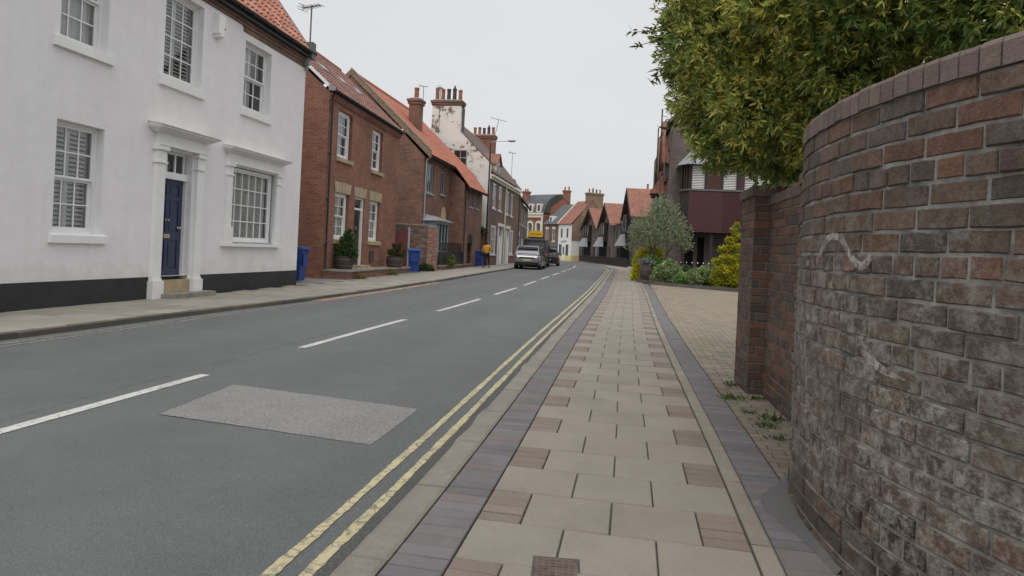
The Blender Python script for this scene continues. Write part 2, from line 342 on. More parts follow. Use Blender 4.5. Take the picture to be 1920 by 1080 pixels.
# ---------------------------------------------------------------- mesh helpers
class MB:
    def __init__(s, *mats): s.v = []; s.f = []; s.mi = []; s.c = []; s.sm = []; s.mats = list(mats)
    def face(s, pts, m=0, col=None, smooth=False):
        i = len(s.v); s.v.extend([tuple(p) for p in pts]); s.f.append(tuple(range(i, i+len(pts)))); s.mi.append(m); s.c.append(col or (1, 1, 1)); s.sm.append(smooth)
    def box(s, x0, x1, y0, y1, z0, z1, m=0, col=None, skip=''):
        a = [(x0, y0, z0), (x1, y0, z0), (x1, y1, z0), (x0, y1, z0), (x0, y0, z1), (x1, y0, z1), (x1, y1, z1), (x0, y1, z1)]
        for k, q in (('b', (3, 2, 1, 0)), ('t', (4, 5, 6, 7)), ('f', (0, 1, 5, 4)), ('r', (1, 2, 6, 5)), ('k', (2, 3, 7, 6)), ('l', (3, 0, 4, 7))):
            if k not in skip: s.face([a[i] for i in q], m, col)
    def hexa(s, a, m=0, col=None):
        for q in ((3, 2, 1, 0), (4, 5, 6, 7), (0, 1, 5, 4), (1, 2, 6, 5), (2, 3, 7, 6), (3, 0, 4, 7)): s.face([a[i] for i in q], m, col)
    def cyl(s, p0, p1, r0, r1=None, n=12, m=0, caps=True, col=None):
        p0, p1 = Vector(p0), Vector(p1); r1 = r0 if r1 is None else r1
        d = (p1-p0).normalized(); a = d.orthogonal().normalized(); b = d.cross(a)
        A = [p0+(a*math.cos(t)+b*math.sin(t))*r0 for t in [2*math.pi*i/n for i in range(n)]]
        B = [p1+(a*math.cos(t)+b*math.sin(t))*r1 for t in [2*math.pi*i/n for i in range(n)]]
        for i in range(n): j = (i+1) % n; s.face([A[i], A[j], B[j], B[i]], m, col, True)
        if caps: s.face(A[::-1], m, col); s.face(B, m, col)
    def tube(s, pts, r, n=8, m=0, col=None):
        for i in range(len(pts)-1):
            ra, rb = (r[i], r[i+1]) if isinstance(r, (list, tuple)) else (r, r)
            s.cyl(pts[i], pts[i+1], ra, rb, n, m, True, col)
    def lathe(s, prof, c=(0, 0, 0), n=16, m=0, col=None):
        rings = [[(c[0]+r*math.cos(2*math.pi*i/n), c[1]+r*math.sin(2*math.pi*i/n), c[2]+z) for i in range(n)] for r, z in prof]
        for a, b in zip(rings, rings[1:]):
            for i in range(n): j = (i+1) % n; s.face([a[i], a[j], b[j], b[i]], m, col, True)
        s.face(rings[0][::-1], m, col); s.face(rings[-1], m, col)
    def prism(s, pts, off, m=0, col=None):
        """extrude a planar polygon by the vector off"""
        o = Vector(off); A = [Vector(p) for p in pts]; B = [p+o for p in A]
        s.face(A[::-1], m, col); s.face(B, m, col)
        for i in range(len(A)): j = (i+1) % len(A); s.face([A[i], A[j], B[j], B[i]], m, col)
    def build(s, name, parent=None, loc=None, rot=None):
        me = bpy.data.meshes.new(name); me.from_pydata(s.v, [], s.f)
        for k in s.mats: me.materials.append(MATS[k])
        me.polygons.foreach_set('material_index', s.mi); me.polygons.foreach_set('use_smooth', s.sm)
        nl = len(me.loops); lv = np.empty(nl, np.int32); me.loops.foreach_get('vertex_index', lv)
        tot = np.array([len(f) for f in s.f]); fi = np.repeat(np.arange(len(s.f)), tot)
        P = np.array(s.v, float)
        nrm = np.empty(len(s.f)*3); me.polygons.foreach_get('normal', nrm); nrm = nrm.reshape(-1, 3)
        tx = np.stack([-nrm[:, 1], nrm[:, 0], np.zeros(len(nrm))], 1); ln = np.linalg.norm(tx, axis=1); flat = ln < .05
        tx[flat] = (1, 0, 0); tx[~flat] /= ln[~flat, None]
        bt = np.cross(nrm, tx); pl = P[lv]
        uv = np.stack([(pl*tx[fi]).sum(1), (pl*bt[fi]).sum(1)], 1)
        ul = me.uv_layers.new(name='UVMap'); ul.data.foreach_set('uv', uv.ravel().astype(np.float32))
        ca = me.color_attributes.new('Col', 'FLOAT_COLOR', 'CORNER')
        cc = np.concatenate([np.array(s.c, float), np.ones((len(s.c), 1))], 1)[fi]; ca.data.foreach_set('color', cc.ravel().astype(np.float32))
        me.update()
        o = bpy.data.objects.new(name, me); COL.objects.link(o)
        if parent: o.parent = parent
        if loc: o.location = loc
        if rot is not None: o.rotation_euler = (0, 0, rot)
        return o

def tag(o, label=None, cat=None, group=None, kind=None):
    if label: o['label'] = label
    if cat: o['category'] = cat
    if group: o['group'] = group
    if kind: o['kind'] = kind
    return o
def thing(name, label, cat, loc=(0, 0, 0), rot=0, group=None):
    o = bpy.data.objects.new(name, None); COL.objects.link(o); o.location = loc; o.rotation_euler = (0, 0, rot); o.empty_display_size = .3
    return tag(o, label, cat, group)
def copy_tree(o, parent=None):
    c = o.copy(); COL.objects.link(c)
    if parent: c.parent = parent
    for ch in list(o.children): copy_tree(ch, c)
    return c
def smooth_noise(a): return a + random.uniform(-1, 1)
def vary(c, v=.15, h=.04):
    k = 1+random.uniform(-v, v); return tuple(max(0, x*k*(1+random.uniform(-h, h))) for x in c)

# ---------------------------------------------------------------- the street line (metres; +Y runs up the street)
def g(y): return min(max(0., y-15)*.0045, .2)
_kr = np.array([(-12, -1.12), (2.5, -1.12), (4.4, -1.14), (6, -1.18), (7.5, -1.22), (11.7, -1.31), (14.4, -1.35), (24, -1.46), (38, -1.77), (50, -2.08), (55.6, -2.2), (59, -2.45), (65, -3.05), (71.5, -3.75), (80, -4.7), (86, -5.6), (93, -7.3), (99, -9.6), (105, -12.6), (115, -18), (130, -27)])
_kl = np.array([(-12, -7.45), (8, -7.47), (10.7, -7.48), (15, -7.32), (20, -7.33), (26.5, -7.5), (30, -7.68), (39, -8.1), (45, -8.3), (52, -8.6), (60, -8.95), (66, -9.35), (75, -10.3), (84, -11.6), (92, -13.5), (98, -16), (104, -19.5), (115, -27), (130, -38)])
_ys = np.arange(-12, 130.01, .25)
def _smooth(k):
    x = np.interp(_ys, k[:, 0], k[:, 1]); ker = np.hanning(23); ker /= ker.sum()
    return np.convolve(np.pad(x, 11, mode='reflect', reflect_type='odd'), ker, 'valid')
_krs, _kls = _smooth(_kr), _smooth(_kl)
def KR(y): return float(np.interp(y, _ys, _krs))
def KL(y): return float(np.interp(y, _ys, _kls))

def strip(name, fa, fb, y0, y1, za, zb, mat, step=.5, cols=1, kind='structure'):
    """a sheet between two lines that follow the street; UV u = metres across from the right kerb, v = metres along"""
    n = max(2, int((y1-y0)/step)+1); ys = np.linspace(y0, y1, n); m = MB(mat); V = []; F = []
    me = bpy.data.meshes.new(name); uvs = []
    for y in ys:
        for c in range(cols+1):
            t = c/cols; x = fa(y)*(1-t)+fb(y)*t; V.append((x, y, g(y)+za*(1-t)+zb*t)); uvs.append((x-KR(y), y))
    for i in range(n-1):
        for c in range(cols):
            a = i*(cols+1)+c; F.append((a, a+1, a+cols+2, a+cols+1))
    me.from_pydata(V, [], F); me.materials.append(MATS[mat]); ul = me.uv_layers.new(name='UVMap')
    for lp in me.loops: ul.data[lp.index].uv = uvs[lp.vertex_index]
    me.update(); o = bpy.data.objects.new(name, me); COL.objects.link(o); o['kind'] = kind
    return o

# ground, road, channel
def ground_sheet():
    xs = np.concatenate([np.linspace(-900, -60, 12), np.linspace(-45, 45, 25), np.linspace(60, 900, 12)]); ys = np.concatenate([np.linspace(-300, -15, 6), np.linspace(-12, 130, 72), np.linspace(160, 1500, 14)])
    V = [(x, y, g(y)-.1) for y in ys for x in xs]; n = len(xs)
    F = [(j*n+i, j*n+i+1, (j+1)*n+i+1, (j+1)*n+i) for j in range(len(ys)-1) for i in range(n-1)]
    me = bpy.data.meshes.new('ground'); me.from_pydata(V, [], F); me.materials.append(MATS['earth']); o = bpy.data.objects.new('ground', me); COL.objects.link(o); o['kind'] = 'structure'
ground_sheet()
RZ = -.055
strip('road', lambda y: KL(y)-.02, lambda y: KR(y)+.02, -12, 125, RZ-.01, RZ, 'asphalt', .5, 6)
for o0, nm in ((-.315, 'yellow_line'), (-.17, 'yellow_line')):
    ph = random.uniform(0, 9)
    def wob(y, k, ph=ph): return .003*math.sin(y*3.3+ph+k)+.0025*math.sin(y*17.1+2*k+ph)+.0025*math.sin(y*53+k)
    strip(nm, lambda y, a=o0: KR(y)+a+wob(y, 0), lambda y, a=o0: KR(y)+a+.052+wob(y, 2.3), -2, 86, RZ+.004, RZ+.004, 'yellow_paint', .05)
for o0 in (.2, .36):
    strip('edge_line', lambda y, a=o0: KL(y)+a, lambda y, a=o0: KL(y)+a+.05, -6, 15.5 if o0 > .3 else 17, RZ-.005, RZ-.005, 'old_cream_paint', .25)
def CL(y): return KR(y)*.53+KL(y)*.47
for i in range(12):
    e = 6.1 + 6.0*i - 6; y0, y1 = e-4.1 if i < 2 else e-4.0, e
    if i == 0: y0, y1 = -4, .1
    strip('lane_marking', lambda y: CL(y)-.055, lambda y: CL(y)+.055, y0, y1, RZ, RZ, 'white_paint_road', .25)
def flat_sheet(name, pts, mat, z):
    m = MB(mat); m.face([(x, y, g(y)+z) for x, y in pts]); o = m.build(name); o['kind'] = 'structure'; return o
_c = [(-3.5, 4.62), (-1.72, 4.4), (-1.75, 5.5), (-3.62, 5.78)]; _e = []
for _a, _b2 in zip(_c, _c[1:]+_c[:1]):
    for _t2 in np.linspace(0, 1, 60, endpoint=False): _e.append((_a[0]*(1-_t2)+_b2[0]*_t2+random.uniform(-.007, .007), _a[1]*(1-_t2)+_b2[1]*_t2+random.uniform(-.007, .007)))
flat_sheet('road_patch', _e, 'asphalt_patch', RZ+.002)
strip('channel', lambda y: KR(y)-.118+.008*math.sin(y*5.1)+.006*math.sin(y*13.7), lambda y: KR(y)-.02, -3, 26, RZ+.0025, RZ+.004, 'asphalt_rough', .1)
strip('kerb_haunch', lambda y: KR(y)-.04+.018*math.sin(y*2.1)+.012*math.sin(y*7.7), lambda y: KR(y)+.005, -3, 30, RZ+.006, RZ+.02, 'haunch', .1)

# paving laid unit by unit
def pave(name, rects, fx, mat, h=0., gap=.006, ch=.006, depth=.03, tilt=.0025, bed=True):
    """rects: (across0, across1, along0, along1, colour), across measured from the line fx(y)"""
    m = MB(mat)
    for (a0, a1, s0, s1, c) in rects:
        z = [h+random.uniform(-tilt, tilt) for _ in range(4)]; q = [(a0+gap, s0+gap), (a1-gap, s0+gap), (a1-gap, s1-gap), (a0+gap, s1-gap)]
        P = [(fx(y)+x, y, g(y)+zz) for (x, y), zz in zip(q, z)]
        qi = [(a0+gap+ch, s0+gap+ch), (a1-gap-ch, s0+gap+ch), (a1-gap-ch, s1-gap-ch), (a0+gap+ch, s1-gap-ch)]
        T = [(fx(y)+x, y, g(y)+zz+.004) for (x, y), zz in zip(qi, z)]
        m.face(T, 0, c)
        L = [(p[0], p[1], p[2]-depth) for p in P]
        dk = tuple(k*.9 for k in c)
        for i in range(4):
            j = (i+1) % 4; m.face([P[i], P[j], T[j], T[i]], 0, dk); m.face([L[i], L[j], P[j], P[i]], 0, dk)
    o = m.build(name); o['kind'] = 'structure'; return o
SLAB = (.255, .229, .192); BRK = (.205, .168, .137); BLUE = (.145, .141, .142)
def rowcolor(c, y): return vary(c, .06, .006)
Y_END = 62
rs = []; SH = .426; s = 2.81-14*SH; r = 0
while s < Y_END:
    if r % 2 == 0:
        x = .415
        for k in range(3): rs.append((x, x+.424, s, s+SH, rowcolor(SLAB, s))); x += .424
    else:
        for x0 in (.415, .415+.213+.846):
            for k in range(4): rs.append((x0, x0+.213, s+SH/4*k, s+SH/4*(k+1), vary(BRK, .1, .015)))
        x = .415+.213
        for k in range(2): rs.append((x, x+.423, s, s+SH, rowcolor(SLAB, s))); x += .423
    s += SH; r += 1
pave('pavement', rs, KR, 'slab', 0, .0035, .0045)
def bricks_along(a0, a1, y0, y1, pitch, c, v=.12):
    out = []; s = y0
    while s < y1: out.append((a0, a1, s, s+pitch, vary(c if random.random() > .1 else (c[0]*1.14, c[1]*1.0, c[2]*.97), v, .012))); s += pitch
    return out
pave('pavement_band', bricks_along(.17, .413, -3, Y_END, .107, BLUE), KR, 'paver', .002, .0025, .005, .03, .002)
pave('pavement_band', bricks_along(1.79, 2.03, -3, 34, .107, BLUE), KR, 'paver', .002, .0025, .005, .03, .002)
pave('pavement_edging', [(1.688, 1.787, s, s+.9, vary((.25, .222, .18), .1, .006)) for s in np.arange(-3, 34, .9)], KR, 'kerbstone', .012, .003, .01)
pave('kerb', [(-.005, .168, s, s+.9, vary((.225, .208, .177), .1, .006)) for s in np.arange(-6.3, 98, .9)], KR, 'kerbstone', .006, .003, .02, .14, .003)
pave('kerb', [(-.15, .005, s, s+.9, vary((.115, .105, .085), .25)) for s in np.arange(-11.7, 98, .9)], KL, 'kerbstone', .006, .003, .02, .14, .005)
strip('paving_bed', lambda y: KR(y)+.02, lambda y: KR(y)+2.1, -3.1, 62, -.012, -.012, 'joint', .5)
strip('far_pavement', lambda y: KR(y)+.15, lambda y: KR(y)+3.2, 61.5, 99, 0, 0, 'slabfar' if 'slabfar' in MATS else 'stone_grey', .5)
# left pavement: big riven flags in staggered rows
rs = []
GREY = (.285, .266, .23)
for k, s in enumerate(np.arange(-6, 98, .62)):
    x = -2.15-(0 if k % 2 else .3)
    while x < -.2:
        x1 = min(x+random.choice((.6, .75, .6)), -.15)
        if x1-x > .12: rs.append((x, x1, s, s+.62, vary(GREY, .11, .03)))
        x = x1
pave('pavement', rs, KL, 'slab', 0, .005, .008, .03, .004)
strip('paving_bed', lambda y: KL(y)-9, lambda y: KL(y)-.02, -6, 98, -.013, -.013, 'joint', .5)
# yard flags between the white house and the brick house
rs = [(x, x+.9, y, y+.6, vary((.2, .195, .18), .12)) for x in np.arange(-16, -9.75, .9) for y in np.arange(18.6, 35, .6)]
pave('yard_paving', rs, lambda y: 0, 'slab', -.004, .006, .008, .02, .004)
# red sett channel on the left
rs = [(o, o+.105, s, s+.2, vary((.27, .195, .16), .2)) for s in np.arange(14.6, 24.5, .2) for o in (.02, .125, .23)]
pave('gutter_setts', rs, KL, 'paver', RZ+.004, .004, .004, .03, .002)
# driveway and verge of small beige blocks
def drive_front(x): return 31.55 + (x-.3)*(28.74-31.55)/(3.93-.3)
rs = []
for j, y in enumerate(np.arange(4.2, 32, .105)):
    x = .52+(.1 if j % 2 else 0)
    x_lim = 1.35 if y < 7.85 else 9.5
    while x < x_lim:
        lo = KR(y)+2.035
        if x+.2 > lo and y < drive_front(x+.1)-.03 :
            rs.append((max(x, lo), x+.21, y, y+.105, vary((.245, .21, .158) if y > 8.2 else (.195, .165, .13), .14, .05)))
        x += .21
pave('driveway', rs, lambda y: 0, 'paver', .001, .0035, .003, .012, .0015)
strip('driveway_bed', lambda y: KR(y)+1.9, lambda y: 9.6, 4.1, 32, -.01, -.01, 'joint', .5)

# ---------------------------------------------------------------- brickwork laid brick by brick along a plan line
def offs(path):
    P = [Vector((x, y, 0)) for x, y in path]; S = [0]
    for a, b in zip(P, P[1:]): S.append(S[-1]+(b-a).length)
    return P, S
class Plan:
    def __init__(s, path, smooth=False, step=.03):
        if smooth:
            pts = []
            q = [path[0]]+list(path)+[path[-1]]
            for i in range(1, len(q)-2):
                for t in np.linspace(0, 1, 14, endpoint=False):
                    p0, p1, p2, p3 = (np.array(q[i+k]) for k in (-1, 0, 1, 2))
                    pts.append(tuple(.5*((2*p1)+(-p0+p2)*t+(2*p0-5*p1+4*p2-p3)*t*t+(-p0+3*p1-3*p2+p3)*t**3)))
            pts.append(tuple(path[-1])); path = pts
        s.P = np.array(path, float); d = np.linalg.norm(np.diff(s.P, axis=0), axis=1); s.S = np.concatenate([[0], np.cumsum(d)]); s.L = s.S[-1]
    def at(s, t, off=0):
        t = min(max(t, 0), s.L); x = np.interp(t, s.S, s.P[:, 0]); y = np.interp(t, s.S, s.P[:, 1])
        e = .02; a, b = max(t-e, 0), min(t+e, s.L)
        dx = np.interp(b, s.S, s.P[:, 0])-np.interp(a, s.S, s.P[:, 0]); dy = np.interp(b, s.S, s.P[:, 1])-np.interp(a, s.S, s.P[:, 1]); l = math.hypot(dx, dy)
        return x-dy/l*off, y+dx/l*off          # positive offset = left of travel
def lay(m, plan, z0, n, ch, bl, colf, face=0., mort=.011, jit=.004, mbrick=0, mmort=1, rec=.009, bond=3, t0=0., t1=None, flip=1, rag=0.):
    t1 = plan.L if t1 is None else t1
    for k in range(n):
        head = (k % (bond+1) == bond); b = bl/2 if head else bl
        s = t0-(b*.5 if k % 2 else 0); za, zb = z0+k*ch+mort/2, z0+(k+1)*ch-mort/2
        while s < t1-.02:
            l = b*random.uniform(.94, 1.06); a0, a1 = max(s, t0)+mort/2, min(s+l, t1)-mort/2; s += l
            if a1-a0 < .02: continue
            o = face+random.uniform(-jit, jit)*flip; c = colf(k, (a0+a1)/2)
            e = .005; dz = random.uniform(-.003, .003)
            def pt(t, z, of): x, y = plan.at(t, of); return (x, y, z)
            nseg = 2 if not rag else (3 if not head else 2)
            jt = {(q, e_): (random.uniform(-rag, rag), random.uniform(-rag, rag)) for q in range(nseg+1) for e_ in (0, 1)}
            for q in range(nseg):
                u0 = a0+(a1-a0)*q/nseg; u1 = a0+(a1-a0)*(q+1)/nseg
                i0 = u0+(e if q == 0 else 0); i1 = u1-(e if q == nseg-1 else 0)
                ja, jb, jc, jd = jt[(q, 0)], jt[(q+1, 0)], jt[(q+1, 1)], jt[(q, 1)]
                F = [pt(i0+ja[0]*.6, za+e+dz+ja[1], o), pt(i1+jb[0]*.6, za+e+dz+jb[1], o), pt(i1+jc[0]*.6, zb-e+dz+jc[1], o), pt(i0+jd[0]*.6, zb-e+dz+jd[1], o)]
                B = [pt(u0+ja[0]*.6, za+dz+ja[1], o-.006*flip), pt(u1+jb[0]*.6, za+dz+jb[1], o-.006*flip), pt(u1+jc[0]*.6, zb+dz+jc[1], o-.006*flip), pt(u0+jd[0]*.6, zb+dz+jd[1], o-.006*flip)]
                D = [pt(u0, za+dz, face-.03*flip), pt(u1, za+dz, face-.03*flip), pt(u1, zb+dz, face-.03*flip), pt(u0, zb+dz, face-.03*flip)]
                fl = (lambda L: L[::-1]) if flip > 0 else (lambda L: L)
                m.face(fl(F), mbrick, c)
                for i, j in ((0, 1), (1, 2), (2, 3), (3, 0)):
                    if (q < nseg-1 and i == 1) or (q > 0 and i == 3): continue
                    m.face(fl([B[i], B[j], F[j], F[i]]), mbrick, tuple(x*.85 for x in c)); m.face(fl([D[i], D[j], B[j], B[i]]), mbrick, tuple(x*.85 for x in c))
    # bed of mortar just behind the brick faces
    ns = max(2, int((t1-t0)/.1)); H = z0+n*ch
    for i in range(ns):
        a, b = t0+(t1-t0)*i/ns, t0+(t1-t0)*(i+1)/ns
        p, q = plan.at(a, face-rec*flip), plan.at(b, face-rec*flip)
        L = [(*p, z0), (*q, z0), (*q, H), (*p, H)]; m.face(L[::-1] if flip > 0 else L, mmort, (1, 1, 1))
def coping(m, plan, z, w, h, th0, th1, col, t0=0, t1=None, mb=0, mm=1, up=.012):
    t1 = plan.L if t1 is None else t1; s = t0
    while s < t1-.01:
        e = min(s+w*random.uniform(.95, 1.05), t1); a, b = s+.004, e-.004; s = e
        c = col(); zz = z+random.uniform(-.004, .004); r = .022
        prof = [(th0, 0), (th0, h-r), (th0-r*.35, h-r*.35), (th0-r, h), (th1+r, h), (th1+r*.35, h-r*.35), (th1, h-r), (th1, 0)]
        A = [(*plan.at(a, o), zz+k) for o, k in prof]; B = [(*plan.at(b, o), zz+k) for o, k in prof]
        m.face(A, mb, c); m.face(B[::-1], mb, c)
        for i in range(len(prof)):
            j = (i+1) % len(prof); m.face([A[j], A[i], B[i], B[j]], mb, c)
    ns = max(2, int((t1-t0)/.1))
    for i in range(ns):       # mortar core between coping bricks
        a, b = t0+(t1-t0)*i/ns, t0+(t1-t0)*(i+1)/ns; q = .008
        A = [plan.at(a, th0-q), plan.at(b, th0-q), plan.at(b, th1+q), plan.at(a, th1+q)]
        m.face([(*p, z+h-q) for p in A][::-1], mm); m.face([(*A[0], z), (*A[1], z), (*A[1], z+h-q), (*A[0], z+h-q)][::-1], mm); m.face([(*A[2], z), (*A[3], z), (*A[3], z+h-q), (*A[2], z+h-q)][::-1], mm)
def back_sheet(m, plan, off, z0, z1, mat, t0=0, t1=None):
    t1 = plan.L if t1 is None else t1; ns = max(2, int((t1-t0)/.1))
    for i in range(ns):
        a, b = t0+(t1-t0)*i/ns, t0+(t1-t0)*(i+1)/ns; p, q = plan.at(a, off), plan.at(b, off)
        m.face([(*p, z0), (*q, z0), (*q, z1), (*p, z1)], mat, (.2, .13, .1))

# serpentine garden wall in the right foreground
wall = thing('garden_wall', 'tall curved old brick wall with brick coping and faded chalk marks, nearest on the right', 'wall', (0, 0, 0))
SP = Plan([(2.35, -1.6), (2.2, -.6), (2.0, .3), (1.72, 1.15), (1.4, 1.85), (1.13, 2.36), (.98, 2.76), (.89, 3.12), (.85, 3.53), (.85, 3.87), (.9, 4.2), (1.02, 4.65), (1.16, 5.15), (1.25, 5.65), (1.27, 6.02)], True)
CH = .086; NC = 23
def sp_col(k, s):
    z = k*CH; r = random.random()
    hi = min(1, max(0, (z-.95)/.5))          # cleaner, redder bricks higher up
    if r < .36: c = (.155, .099, .071)
    elif r < .66: c = (.118, .086, .069)
    elif r < .66+.22*hi+.05: c = (.185, .086, .05)
    else: c = (.092, .076, .067)
    gy = max(0, 1-abs(z-.7)/.7)*.6        # grime and lime low on the wall
    if random.random() < .85: c = tuple(a*(1-gy)+b*gy for a, b in zip(c, (.175, .158, .14)))
    c = tuple(.9*(.74*a+.26*b) for a, b in zip(c, (.135, .095, .073)))
    if z < .3 and random.random() < .7: c = tuple(x*.7 for x in c)
    if 4.48 < s < 4.74 and z < .42: c = tuple(x*.4 for x in c)      # damp streak
    return vary(c, .2, .04)
m = MB('curved_wall_brick', 'mortar', 'dark_brick'); lay(m, SP, -.02, NC, CH, .252, sp_col, 0, .013, .005, rec=.0085, t1=SP.L-.0, rag=.0026)
back_sheet(m, SP, -.24, -.02, NC*CH-.02, 2); m.build('brickwork', wall)
m = MB('wall_brick_clean', 'mortar_dark'); coping(m, SP, NC*CH-.02, .083, .098, .008, -.25, lambda: vary((.172, .13, .115), .18, .03)); m.build('coping', wall)
# chalk marks drawn on the brick face: an arch-like squiggle and a swoosh below it
def ribbon(plan, pts, w, off=.0075):
    m = MB('chalk_paint'); c = []
    for (t, z) in pts: c.append((t, z))
    for i in range(len(c)-1):
        (t0, z0), (t1, z1) = c[i], c[i+1]; l = math.hypot(t1-t0, z1-z0) or 1; nx, nz = -(z1-z0)/l, (t1-t0)/l
        w0, w1 = (w[i], w[i+1]) if isinstance(w, list) else (w, w)
        Q = [(t0+nx*w0/2, z0+nz*w0/2), (t1+nx*w1/2, z1+nz*w1/2), (t1-nx*w1/2, z1-nz*w1/2), (t0-nx*w0/2, z0-nz*w0/2)]
        m.face([(*plan.at(a, off), b) for a, b in Q])
    return m
arch = [(5.412, 1.313), (5.385, 1.33), (5.359, 1.35), (5.325, 1.38), (5.291, 1.407), (5.26, 1.424), (5.224, 1.432), (5.175, 1.434), (5.129, 1.43), (5.09, 1.42), (5.06, 1.4), (5.026, 1.368), (4.99, 1.345), (4.959, 1.323), (4.93, 1.31), (4.905, 1.302), (4.87, 1.315), (4.83, 1.345)]
ribbon(SP, arch, .034).build('chalk_mark', wall)
ribbon(SP, [(5.585, 1.306), (5.56, 1.31), (5.52, 1.308)], .03).build('chalk_mark', wall)
ribbon(SP, [(4.878, .99), (4.877, 1.03)], .036).build('chalk_mark', wall)
ribbon(SP, [(4.862, .962), (4.83, .945), (4.79, .93), (4.748, .915), (4.70, .903), (4.65, .897), (4.594, .893)], [.02, .034, .04, .036, .028, .018, .008]).build('chalk_mark', wall)

# straight wall with end pier beside the driveway
W2 = thing('garden_wall', 'straight low brown brick wall with square end pier at the driveway entrance', 'wall')
P2 = Plan([(1.27, 5.98), (1.235, 7.1)])
BR2 = [(.13, .078, .058), (.115, .078, .06), (.15, .08, .056), (.095, .072, .062)]
def c2(k, s):
    c = random.choice(BR2); return vary(c if k*.082 > .3 else tuple(x*.75 for x in c), .2, .05)
m = MB('wall_brick_clean', 'mortar_dark', 'brown_brick'); lay(m, P2, -.02, 23, .0822, .238, c2, 0, .011, .004); back_sheet(m, P2, -.235, -.02, 1.87, 2); m.build('brickwork', W2)
m = MB('wall_brick_clean', 'mortar_dark'); coping(m, P2, 1.87, .083, .1, .006, -.24, lambda: vary((.17, .13, .115), .18)); m.build('coping', W2)
m = MB('wall_brick_clean', 'mortar_dark')
PP = Plan([(1.55, 7.08), (1.085, 7.08), (1.06, 7.78), (1.55, 7.8)])
for a, b in (((1.5, 7.08), (1.085, 7.08)), ((1.085, 7.08), (1.062, 7.78)), ((1.062, 7.78), (1.5, 7.8))):
    lay(m, Plan([a, b]), -.02, 24, .0822, .238, c2, 0, .011, .003, flip=1)
m.face([(1.5, 7.08, 1.953), (1.085, 7.08, 1.953), (1.062, 7.78, 1.953), (1.5, 7.8, 1.953)][::-1], 1)
m.build('pier', W2)
m = MB('wall_brick_clean', 'mortar_dark'); coping(m, Plan([(1.29, 7.06), (1.27, 7.8)]), 1.955, .083, .1, .235, -.235, lambda: vary((.16, .125, .11), .18)); m.build('coping', W2)
# mortar skirting where the curved wall meets the paving
m = MB('concrete_fillet')
for t0, t1 in zip(np.linspace(4.95, 6.3, 18)[:-1], np.linspace(4.95, 6.3, 18)[1:]):
    wd = lambda t: .025+.125*math.exp(-((t-5.75)/.33)**2)
    a, b = SP.at(t0, wd(t0)), SP.at(t1, wd(t1)); c_, d_ = SP.at(t0, -.01), SP.at(t1, -.01)
    m.face([(*a, .008), (*c_, .05), (*d_, .05), (*b, .008)]); m.face([(*a, -.01), (*a, .008), (*b, .008), (*b, -.01)])
o = m.build('mortar_fillet', wall)

# ---------------------------------------------------------------- building helpers (local frame: front face at y=0 looking along -y, x along the front, inside is +y)
def root_at(name, label, cat, p, q, group=None, z=0.):
    return thing(name, label, cat, (p[0], p[1], z), math.atan2(q[1]-p[1], q[0]-p[0]), group)
def facade(m, u0, u1, z0, z1, ops, rec=.12, mat=0, y=0., rm=None, axis='x'):
    rm = mat if rm is None else rm
    us = sorted({u0, u1, *[k for o in ops for k in o[:2] if u0 < k < u1]}); zs = sorted({z0, z1, *[k for o in ops for k in o[2:4] if z0 < k < z1]})
    for a, b in zip(us, us[1:]):
        for c, d in zip(zs, zs[1:]):
            um, zm = (a+b)/2, (c+d)/2
            if any(o[0] < um < o[1] and o[2] < zm < o[3] for o in ops): continue
            m.face([(a, y, c), (b, y, c), (b, y, d), (a, y, d)], mat)
    for o in ops:
        a, b, c, d = o[:4]; r = o[4] if len(o) > 4 else rec
        m.face([(a, y, c), (a, y, d), (a, y+r, d), (a, y+r, c)], rm); m.face([(b, y, d), (b, y, c), (b, y+r, c), (b, y+r, d)], rm)
        m.face([(a, y, d), (b, y, d), (b, y+r, d), (a, y+r, d)], rm); m.face([(b, y, c), (a, y, c), (a, y+r, c), (b, y+r, c)], rm)
def shell(m, L, D, z0, h, ridge, mat=0, side=None, lx=0.):
    """side, back and gable walls (ridge runs along x)"""
    side = mat if side is None else side
    for x, fl in ((lx, 1), (L, 0)):
        P = [(x, 0, z0), (x, 0, h), (x, D/2, ridge), (x, D, h), (x, D, z0)]
        m.face(P if fl else P[::-1], side)
    m.face([(L, D, z0), (lx, D, z0), (lx, D, h), (L, D, h)], side)
def roof_slab(m, x0, x1, y0, z0, y1, z1, th=.07, mat=0):
    n = Vector((0, -(z1-z0), y1-y0)).normalized()*th; n = n if n.z > 0 else -n
    A = [(x0, y0, z0), (x1, y0, z0), (x1, y1, z1), (x0, y1, z1)]; B = [(a[0], a[1]+n.y, a[2]+n.z) for a in A]
    m.face(A[::-1] if y1 > y0 else A, mat); m.face(B if y1 > y0 else B[::-1], mat)
    for i in range(4): j = (i+1) % 4; m.face([A[i], A[j], B[j], B[i]], mat)
